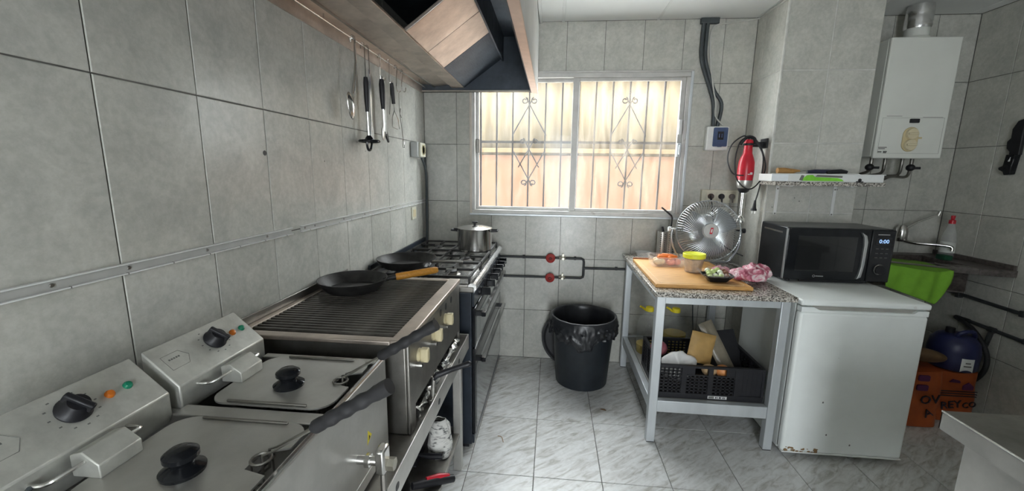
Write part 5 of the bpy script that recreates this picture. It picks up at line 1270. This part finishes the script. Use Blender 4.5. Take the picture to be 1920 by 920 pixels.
# ------------------------------------------------------------------ fridge and microwave
fg = thing('undercounter_fridge', 'white undercounter fridge with rust stained lower edge', 'fridge', (1.53, 2.4, 0))
f0, f1, g0, g1 = 1.240, 1.826, 2.092, 2.700
M().box(f0 + 0.004, f1 - 0.004, g0 + 0.05, g1, 0.03, 0.832).build('cabinet', M_FRIDGE, fg, bevel=0.006)
tp_ = M().box(f0 - 0.002, f1 + 0.002, g0 - 0.004, g1, 0.838, 0.868).build('worktop', M_FRIDGE, fg, bevel=0.010, seg=3)
M().lathe([(0.007, -0.0045), (0.007, -0.006), (0.004, -0.007)], (f1 - 0.075, g0, 0.852), 12, 'Y').build('lock_button', M_WHITEP, tp_)
dr = M().box(f0, f1, g0, g0 + 0.046, 0.040, 0.806).build('door', M_FRIDGE, fg, bevel=0.014, seg=4)
M().prism([(f0 + 0.004, 0.806), (f1 - 0.004, 0.806), (f1 - 0.004, 0.832), (f1 - 0.05, 0.832), (f1 - 0.07, 0.818), (f0 + 0.09, 0.818), (f0 + 0.06, 0.832), (f0 + 0.004, 0.832)], 'Y', g0 + 0.001, g0 + 0.040).build('handle_strip', M_FRIDGE, dr)
M().box(f0 + 0.05, f1 - 0.05, g0 + 0.016, g0 + 0.044, 0.8175, 0.834).build('handle_recess', mat('recess_shade_grey', (0.36, 0.35, 0.32), 0.6), dr)  # grey block, shade of the handle recess put into its colour
M().box(f0 + 0.006, f1 - 0.006, g0 + 0.046, g0 + 0.052, 0.045, 0.83).build('door_gasket', mat('grey_gasket', (0.30, 0.30, 0.29), 0.7), fg)
M().box(f0 + 0.003, f1 - 0.002, g0 - 0.003, g0 + 0.035, 0.036, 0.0425).build('door_edge_trim', M_WHITEP, dr, bevel=0.002)
rs = mat('rust_stain', (0.24, 0.15, 0.07), 0.8, var=0.4, vscale=60)
rr = random.Random(5)
for i in range(26):
    x = f0 + 0.02 + 0.16 * (rr.random() ** 1.3) ; z = 0.0455 + 0.022 * rr.random() ** 2
    s = 0.003 + 0.005 * rr.random()
    M().sphere((x, g0 - 0.0002 if x > f0 + 0.016 else g0 + 0.003, z), s, 8, (1.5, 0.06, 0.7)).build('rust_spot', rs, dr)
for (x, z) in ((1.41, 0.33), (1.57, 0.10), (1.45, 0.15)):
    M().sphere((x, g0 - 0.0001, z), 0.005, 8, (0.8, 0.05, 1.1)).build('grime_spot', M_GREYPR, dr)
for (x, y) in ((f0 + 0.05, g0 + 0.08), (f1 - 0.05, g0 + 0.08), (f0 + 0.05, g1 - 0.05), (f1 - 0.05, g1 - 0.05)):
    M().cyl((x, y, 0.0), (x, y, 0.032), 0.018, 12).build('foot', M_BLACK, fg)
mw = thing('microwave', 'black microwave oven with blue clock digits standing on the fridge', 'microwave', (1.6, 2.59, 0.868))
m0, m1, n0, n1, o0, o1 = 1.325, 1.882, 2.440, 2.748, 0.884, 1.182
M().box(m0, m1, n0 + 0.018, n1, o0, o1).build('case', mat('black_sheet_metal', (0.022, 0.024, 0.027), 0.28, 0.2, 0.2), mw, bevel=0.005)
dr2 = M().box(m0, 1.760, n0, n0 + 0.019, o0 + 0.002, o1 - 0.002).build('door', M_BLACKG, mw, bevel=0.005)
M().box(m0 + 0.055, 1.690, n0 - 0.0012, n0 + 0.0004, o0 + 0.055, o1 - 0.045).build('door_window', mat('dark_mesh_glass', (0.010, 0.011, 0.012), 0.08, coat=0.4), dr2)
M().prism([(1.705, o0 + 0.018), (1.728, o0 + 0.030), (1.736, o0 + 0.10), (1.736, o1 - 0.07), (1.726, o1 - 0.035), (1.700, o1 - 0.018), (1.714, o1 - 0.045), (1.720, o1 - 0.09), (1.720, o0 + 0.09), (1.714, o0 + 0.045)], 'Y', n0 - 0.014, n0 + 0.001).build('handle', mat('silver_paint', (0.45, 0.46, 0.46), 0.3, 0.7), dr2, bevel=0.002)
pn = M().box(1.762, m1, n0, n0 + 0.019, o0 + 0.002, o1 - 0.002).build('control_panel', M_BLACKG, mw, bevel=0.005)
M().box(1.785, 1.865, n0 - 0.001, n0 + 0.0005, o1 - 0.085, o1 - 0.045).build('display', mat('display_glass', (0.01, 0.01, 0.014), 0.1), pn)
text('0:00', 0.030, frame_mtx((1.825, n0 - 0.0016, o1 - 0.066), (1, 0, 0), (0, 0, 1)), M_DISPLAY, pn, 'clock_digits', 0.0004)
q = M().lathe([(0.026, -0.003), (0.026, -0.016), (0.023, -0.019)], (1.822, n0, o0 + 0.075), 26, 'Y'); q.build('dial', M_BLACK, pn)
M().tube(arc((1.822, n0 - 0.004, o0 + 0.075), 0.027, 0, 360, 30)[:-1], 0.0022, 6, True).build('dial_ring', M_CHROME, pn)
for zz in (0.14, 0.165, 0.19):
    for xx in (1.79, 1.815, 1.84): M().box(xx, xx + 0.014, n0 - 0.0008, n0 + 0.0003, o0 + zz, o0 + zz + 0.0025).build('panel_print', M_GREYPR, pn)
M().box(1.79, 1.85, n0 - 0.0008, n0 + 0.0003, o1 - 0.030, o1 - 0.026).build('panel_print', mat('pale_print', (0.4, 0.4, 0.4), 0.5), pn)
q = M().tube(arc((1.487, n0 - 0.0008, o0 + 0.026), 0.006, 0, 360, 12)[:-1], 0.001, 4, True)
for kk in range(7): q.box(1.497 + kk * 0.006, 1.501 + kk * 0.006, n0 - 0.0012, n0 - 0.0002, o0 + 0.0235, o0 + 0.0285)
q.build('maker_mark', mat('pale_print', (0.4, 0.4, 0.4), 0.5), dr2)
M().box(m0 - 0.0012, m0 - 0.0045, n0 - 0.001, n0 + 0.016, o0 + 0.006, o1 - 0.006).build('door_edge', mat('silver_paint', (0.45, 0.46, 0.46), 0.3, 0.7), dr2)
M().box(m0 - 0.0008, m0 + 0.0005, n0 + 0.06, n0 + 0.27, o1 - 0.040, o1 - 0.030).build('crease_glint', M_CHROME, mw)  # chrome strip stands in for the glint along a pressed crease
for (x, y) in ((m0 + 0.05, n0 + 0.05), (m1 - 0.09, n0 + 0.05), (m0 + 0.05, n1 - 0.05), (m1 - 0.09, n1 - 0.05)):
    M().cyl((x, y, 0.868), (x, y, 0.886), 0.014, 12).build('foot', M_BLACK, mw)
M().box(m0 + 0.10, m1 - 0.12, n0 + 0.02, n0 + 0.03, 0.872, 0.886).build('base_ledge', M_BLACK, mw)

# ------------------------------------------------------------------ corner sink
sk = thing('corner_sink', 'dark stone corner sink top with tap in the right corner', 'sink', (2.4, 2.9, 0.89))
kz = 0.945
outer = [(1.870, 3.125), (XR - 0.003, 3.125), (XR - 0.003, 2.590), (2.600, 2.600), (2.250, 2.760), (1.870, 2.800)]
inner = [(2.02, 3.02), (2.50, 3.02), (2.50, 2.72), (2.27, 2.82), (2.02, 2.85)]
M().prism([(1.870, 3.125), (XR - 0.003, 3.125), (XR - 0.003, 3.03), (1.870, 3.03)], 'Z', kz - 0.04, kz).build('rear_ledge', M_SINK, sk, bevel=0.003)
M().prism([(2.52, 3.03), (XR - 0.003, 3.03), (XR - 0.003, 2.590), (2.600, 2.600), (2.52, 2.637)], 'Z', kz - 0.04, kz).build('side_ledge', M_SINK, sk, bevel=0.003)
M().prism([(2.52, 2.637), (2.52, 2.70), (2.27, 2.815), (2.01, 2.845), (2.01, 2.786), (2.25, 2.76)], 'Z', kz - 0.04, kz).build('front_ledge', M_SINK, sk, bevel=0.003)
M().prism([(1.870, 3.03), (2.01, 3.03), (2.01, 2.786), (1.870, 2.80)], 'Z', kz - 0.04, kz).build('drain_ledge', M_SINK, sk, bevel=0.003)
M().prism([(2.01, 3.03), (2.52, 3.03), (2.52, 2.70), (2.27, 2.815), (2.01, 2.845)], 'Z', kz - 0.17, kz - 0.155).build('bowl_floor', M_SINK, sk)
q = M()
bp = [(2.01, 3.03), (2.52, 3.03), (2.52, 2.70), (2.27, 2.815), (2.01, 2.845)]
for i in range(5):
    a, b = bp[i], bp[(i + 1) % 5]
    q.add([(a[0], a[1], kz - 0.16), (b[0], b[1], kz - 0.16), (b[0], b[1], kz - 0.038), (a[0], a[1], kz - 0.038)], [(0, 1, 2, 3)])
q.build('bowl_wall', M_SINK, sk, solid=0.006)
M().prism([(XR - 0.02, 3.125), (XR - 0.003, 3.125), (XR - 0.003, 2.60), (XR - 0.02, 2.60)], 'Z', kz, kz + 0.028).build('upstand', M_SINK, sk, bevel=0.002)
tpq = thing('mixer_tap', 'chrome lever mixer tap fixed to the wall above the corner sink', 'tap', (2.39, 3.09, 1.0))
M().lathe([(0.030, 1.035), (0.034, 1.05), (0.034, 1.10), (0.030, 1.125), (0.018, 1.145), (0.001, 1.148)], (2.385, 3.055, 0), 22).build('body', M_CHROME, tpq)
M().tube([V(2.385, 3.06, 1.07), V(2.385, 3.127, 1.07)], 0.018, 12).build('wall_inlet', M_CHROME, tpq)
M().tube([V(2.395, 3.05, 1.120), V(2.46, 3.04, 1.17), V(2.575, 3.03, 1.225)], [0.010, 0.007, 0.006], 8).build('lever', M_CHROME, tpq)
M().tube([V(2.572, 3.03, 1.215), V(2.580, 3.03, 1.245)], 0.011, 10).build('lever_end', M_CHROME, tpq)
M().tube(bez([(2.385, 3.05, 1.045), (2.42, 2.98, 1.035), (2.50, 2.92, 1.036), (2.555, 2.88, 1.03), (2.560, 2.875, 1.005)], 6), 0.010, 10).build('spout', M_CHROME, tpq)
bt = thing('soap_bottle', 'clear washing-up bottle with red cap standing on the corner sink', 'bottle', (2.595, 2.95, kz))
M().lathe([(0.034, 0), (0.038, 0.005), (0.038, 0.12), (0.030, 0.17), (0.016, 0.215), (0.014, 0.235)], (2.595, 2.95, kz + 0.0005), 24).build('body', M_PLASTIC, bt)
M().lathe([(0.0175, 0.228), (0.0175, 0.25), (0.009, 0.255), (0.011, 0.268), (0.011, 0.280), (0.001, 0.282)], (2.595, 2.95, kz), 18).build('cap', M_RED, bt)
M().lathe([(0.0385, 0.04), (0.0385, 0.11)], (2.595, 2.95, kz), 24, cap=False).build('label', mat('pale_label', (0.62, 0.64, 0.60), 0.5), bt)
tag(M().prism(rrect(2.515, 2.565, 2.86, 2.93, 0.008), 'Z', kz + 0.0005, kz + 0.03).build('scouring_sponge', mat('dark_green_scourer', (0.01, 0.07, 0.035), 0.9, var=0.2), bevel=0.004), 'dark green scouring pad beside the soap bottle on the sink', 'sponge')
def gcloth(u, v):
    x = 1.955 + 0.355 * u; y = 2.560 + 0.010 * math.sin(u * 9) + 0.006 * math.sin(u * 23 + v * 3)
    top = 0.985 - 0.035 * u ; bot = 0.835 - 0.10 * min(1, u * 1.25) + 0.0 * v
    if u > 0.82: bot += (u - 0.82) * 0.75
    z = top + (bot - top) * v
    if v < 0.12: y += (0.12 - v) * 1.6
    return (x + 0.01 * v, y, z)
M_ = M().grid(gcloth, 36, 22)
tag(M_.build('green_cloth', M_GREENC, solid=0.003, sharp=60), 'bright green cloth hanging over a rod in front of the sink', 'cloth')
q = M().tube([V(1.895, 2.578, 0.985), V(2.34, 2.578, 0.950)], 0.006, 8)
rd = thing('towel_rod', 'thin dark rod carrying the green cloth beside the microwave', 'rod', (2.1, 2.6, 0.93))
q.build('rod', M_STEELD, rd)
M().tube([V(2.335, 2.578, 0.950), V(2.338, 2.66, 0.950), V(2.338, 2.715, 0.952)], 0.006, 8).build('stay', M_STEELD, rd)
M().tube([V(1.90, 2.578, 0.985), V(1.90, 2.72, 0.965), V(1.90, 2.796, 0.952)], 0.006, 8).build('stay', M_STEELD, rd)
# pipes on the right wall
wp = thing('water_pipe', 'dark water pipe along the right wall just below the sink', 'pipe', (XR, 2.2, 0.70))
M().tube([V(XR - 0.02, 3.10, 0.728), V(XR - 0.02, 1.2, 0.690)], 0.011, 10).build('run', M_PIPE, wp)
for y in (2.88, 2.50, 2.0): M().box(XR - 0.034, XR - 0.0005, y - 0.012, y + 0.012, 0.700, 0.735).build('clip', M_PIPE, wp, bevel=0.003)
wp = thing('waste_pipe', 'lower dark pipe with tee joint along the right wall above the sack', 'pipe', (XR, 2.2, 0.5))
M().tube([V(XR - 0.02, 2.86, 0.575), V(XR - 0.02, 1.2, 0.545)], 0.011, 10).build('run', M_PIPE, wp)
M().tube([V(XR - 0.02, 2.64, 0.565), V(XR - 0.022, 2.655, 0.46), V(XR - 0.03, 2.68, 0.42)], 0.013, 10).build('tee_branch', M_PIPE, wp)
for y in (2.80, 2.64, 2.45): M().lathe([(0.017, -0.016), (0.017, 0.016)], (XR - 0.02, y, 0.570), 12, 'Y').build('joint', M_PIPE, wp)
tag(M().tube(bez([(XR - 0.03, 2.86, 0.575), (XR - 0.045, 2.72, 0.54), (XR - 0.05, 2.615, 0.44), (XR - 0.05, 2.60, 0.33), (XR - 0.05, 2.66, 0.22), (XR - 0.06, 2.76, 0.14)], 8), 0.013, 10).build('black_hose', M_RUBBER), 'thick black hose looping down behind the blue jug', 'hose')
# sack, jug, basket lid
def sackfn(x0, x1, y0, y1, z1, seed):
    def f(u, v):
        a = 2 * PI * u; c, s = math.cos(a), math.sin(a); k_ = 1 / max(abs(c), abs(s)) ** 0.75
        r = 1.0 - 0.10 * max(0, v - 0.8) * 5 * 0.5
        p = Vector(((x0 + x1) / 2 + (x1 - x0) / 2 * c * k_ * 0.98 * r, (y0 + y1) / 2 + (y1 - y0) / 2 * s * k_ * 0.98 * r, 0.003 + z1 * v))
        nv = noise.noise_vector(p * 9 + Vector((seed, 0, 0))) * 0.010
        return (p.x + nv.x, p.y + nv.y, max(0.003, p.z + nv.z))
    return f
t = thing('orange_sack', 'orange printed sack standing on the floor in the corner under the sink', 'sack', (2.47, 2.66, 0), 'orange sacks')
f = sackfn(2.335, 2.600, 2.560, 2.760, 0.315, 1)
M().grid(f, 44, 14).add([f(i / 44, 1) for i in range(44)], [tuple(range(44))]).build('bag', M_ORANGEB, t, sharp=60)
text('REY', 0.066, frame_mtx((2.440, 2.550, 0.115), (1, -0.02, 0.18), (0, 0, 1)), M_PRINT, t, 'lettering', 0.003)
text('CO', 0.05, frame_mtx((2.540, 2.550, 0.120), (1, 0, 0.22), (0, 0, 1)), M_PRINT, t, 'lettering', 0.003)
for zz in (0.17, 0.185, 0.20): M().box(2.36, 2.575, 2.5535, 2.560, zz, zz + 0.004).build('print_line', M_PRINT, t)
M().prism([(2.49, 0.215), (2.545, 0.215), (2.545, 0.24), (2.518, 0.262), (2.49, 0.24)], 'Y', 2.5515, 2.559).build('print_emblem', mat('purple_ink', (0.10, 0.02, 0.08), 0.6), t)
M().prism([(2.41, 0.262), (2.47, 0.258), (2.465, 0.272), (2.43, 0.280)], 'Y', 2.5515, 2.559).build('print_emblem', mat('purple_ink', (0.10, 0.02, 0.08), 0.6), t)
t = thing('orange_sack', 'darker orange printed sack squeezed between the fridge and its neighbour', 'sack', (2.2, 2.56, 0), 'orange sacks')
f = sackfn(2.080, 2.325, 2.470, 2.690, 0.345, 4)
M().grid(f, 44, 14).add([f(i / 44, 1) for i in range(44)], [tuple(range(44))]).build('bag', M_ORANGEB, t, sharp=60)
text('OV', 0.075, frame_mtx((2.240, 2.462, 0.185), (1, 0, 0.12), (0, 0, 1)), M_PRINT, t, 'lettering', 0.003)
text('A', 0.07, frame_mtx((2.245, 2.462, 0.10), (1, 0, 0.5), (0, 0, 1)), M_PRINT, t, 'lettering', 0.003)
for zz in (0.24, 0.30): M().prism(rrect(2.16, 2.22, zz, zz + 0.035, 0.008), 'Y', 2.4625, 2.470).build('print_emblem', mat('purple_ink', (0.10, 0.02, 0.08), 0.6), t)
jg = thing('blue_jug', 'dark blue plastic jug with white label standing on the orange sack', 'jug', (2.50, 2.66, 0.325))
M().lathe([(0.112, 0.0), (0.118, 0.008), (0.120, 0.11), (0.112, 0.16), (0.085, 0.195), (0.060, 0.205), (0.001, 0.208)], (2.490, 2.66, 0.326), 30).build('body', M_BLUE, jg)
M().tube(bez([(2.45, 2.62, 0.52), (2.46, 2.60, 0.555), (2.52, 2.60, 0.565), (2.56, 2.62, 0.525)], 6), 0.012, 8).build('handle', M_BLUE, jg)
M().lathe([(0.022, 0.2), (0.022, 0.235), (0.001, 0.236)], (2.47, 2.68, 0.326), 16).build('cap', M_BLACK, jg)
def lab(u, v):
    a = math.radians(-112 + 30 * u); return (2.490 + 0.1215 * math.cos(a), 2.66 + 0.1215 * math.sin(a), 0.345 + 0.07 * v - (0.012 * (2 * u - 1) ** 2 if v < 0.3 else 0))
M().grid(lab, 10, 6).build('label', M_WHITEP, jg)
for zz, w_ in ((0.365, 0.6), (0.385, 0.4)):
    def lp(u, v, zz=zz, w_=w_):
        a = math.radians(-97 + 30 * (u - 0.5) * w_); return (2.490 + 0.1222 * math.cos(a), 2.66 + 0.1222 * math.sin(a), zz + 0.008 * v)
    M().grid(lp, 6, 1).build('label_print', M_GREYPR, jg)
q = M().sphere((0, 0, 0), 0.12, 28, (1, 0.8, 0.34)).t(Matrix.Translation((2.215, 2.545, 0.432)) @ Matrix.Rotation(math.radians(9), 4, 'Y') @ Matrix.Rotation(math.radians(-18), 4, 'X'))
tag(q.build('woven_basket', M_BROWN), 'flat brown woven basket lying on the darker sack beside the fridge', 'basket')
q = M().sphere((2.24, 2.80, 0.478), 0.095, 18, (1.2, 0.85, 0.75)).wob(0.03, 9, 3)
tag(q.build('dark_bundle', mat('dark_cloth', (0.02, 0.02, 0.026), 0.8)), 'dark bundle lying behind the brown basket below the sink', 'bundle')
q = M().box(2.10, 2.33, 2.735, 2.90, 0.0, 0.40); tag(q.build('storage_box', mat('dark_box', (0.045, 0.042, 0.04), 0.7), bevel=0.004), 'dark box under the sink carrying the dark bundle', 'box')
# black holder on the right wall
bh = thing('wall_holder', 'black plastic holder fixed high on the right wall', 'holder', (XR, 2.75, 1.49))
M().prism([(2.715, 1.805), (2.752, 1.795), (2.775, 1.75), (2.772, 1.70), (2.790, 1.68), (2.785, 1.64), (2.765, 1.62), (2.765, 1.60), (2.710, 1.60)], 'X', XR - 0.022, XR - 0.0005).build('plate', M_BLACK, bh, bevel=0.004)
M().prism([(2.715, 1.605), (2.765, 1.605), (2.772, 1.54), (2.795, 1.53), (2.790, 1.515), (2.765, 1.505), (2.755, 1.485), (2.725, 1.49)], 'X', XR - 0.035, XR - 0.0005).build('body', M_BLACKG, bh, bevel=0.004)
M().prism([(2.735, 1.565), (2.745, 1.565), (2.735, 1.59)], 'X', XR - 0.0365, XR - 0.035).build('mark', M_WHITEP, bh)

# ------------------------------------------------------------------ stainless table in the right foreground
stt = thing('steel_table', 'stainless work table corner jutting in at the lower right', 'table', (1.8, 0.5, 0))
e0, e1, h0, h1_, tz = 1.046, 2.40, -0.50, 1.112, 0.862
M().box(e0, e1, h0, h1_, tz - 0.004, tz).build('top', M_STEELD, stt)
M().box(e0, e0 + 0.003, h0, h1_, tz - 0.050, tz - 0.002).build('side_edge', M_STEEL, stt)
M().box(e0, e1, h1_ - 0.003, h1_, tz - 0.050, tz - 0.002).build('end_edge', M_STEEL, stt)
M().tube([V(e0 + 0.0015, h0, tz - 0.001), V(e0 + 0.0015, h1_, tz - 0.001)], 0.0028, 8).build('edge_highlight', M_CHROME, stt)  # thin chrome line stands for the highlight along the table edge
M().box(e0 + 0.045, e0 + 0.050, h0 + 0.05, h1_ - 0.028, 0.16, tz - 0.006).build('side_panel', M_STEEL, stt)
M().box(e0 + 0.0505, e1 - 0.05, h1_ - 0.034, h1_ - 0.029, 0.16, tz - 0.006).build('end_panel', M_STEEL, stt)
for (x, y) in ((e0 + 0.045, h1_ - 0.145), (e1 - 0.09, h1_ - 0.145), (e0 + 0.045, h0 + 0.05), (e1 - 0.09, h0 + 0.05)):
    M().box(x, x + 0.04, y, y + 0.04, 0, 0.17).build('leg', M_STEEL, stt, bevel=0.002)
# litter on the floor
q = M().tube(bez([(-0.262, 2.10, 0.002), (-0.238, 2.09, 0.004), (-0.225, 2.05, 0.002)], 6), 0.0016, 5)
tag(q.build('floor_scrap', M_WOODB), 'thin curved brown scrap on the floor in front of the cooker', 'scrap')
q = M().tube([V(0.345, 2.44, 0.003), V(0.368, 2.435, 0.004), V(0.380, 2.43, 0.002)], [0.002, 0.005, 0.002], 6)
tag(q.build('floor_crumb', M_BROWN), 'small brown crumb on the floor in front of the bin', 'crumb')
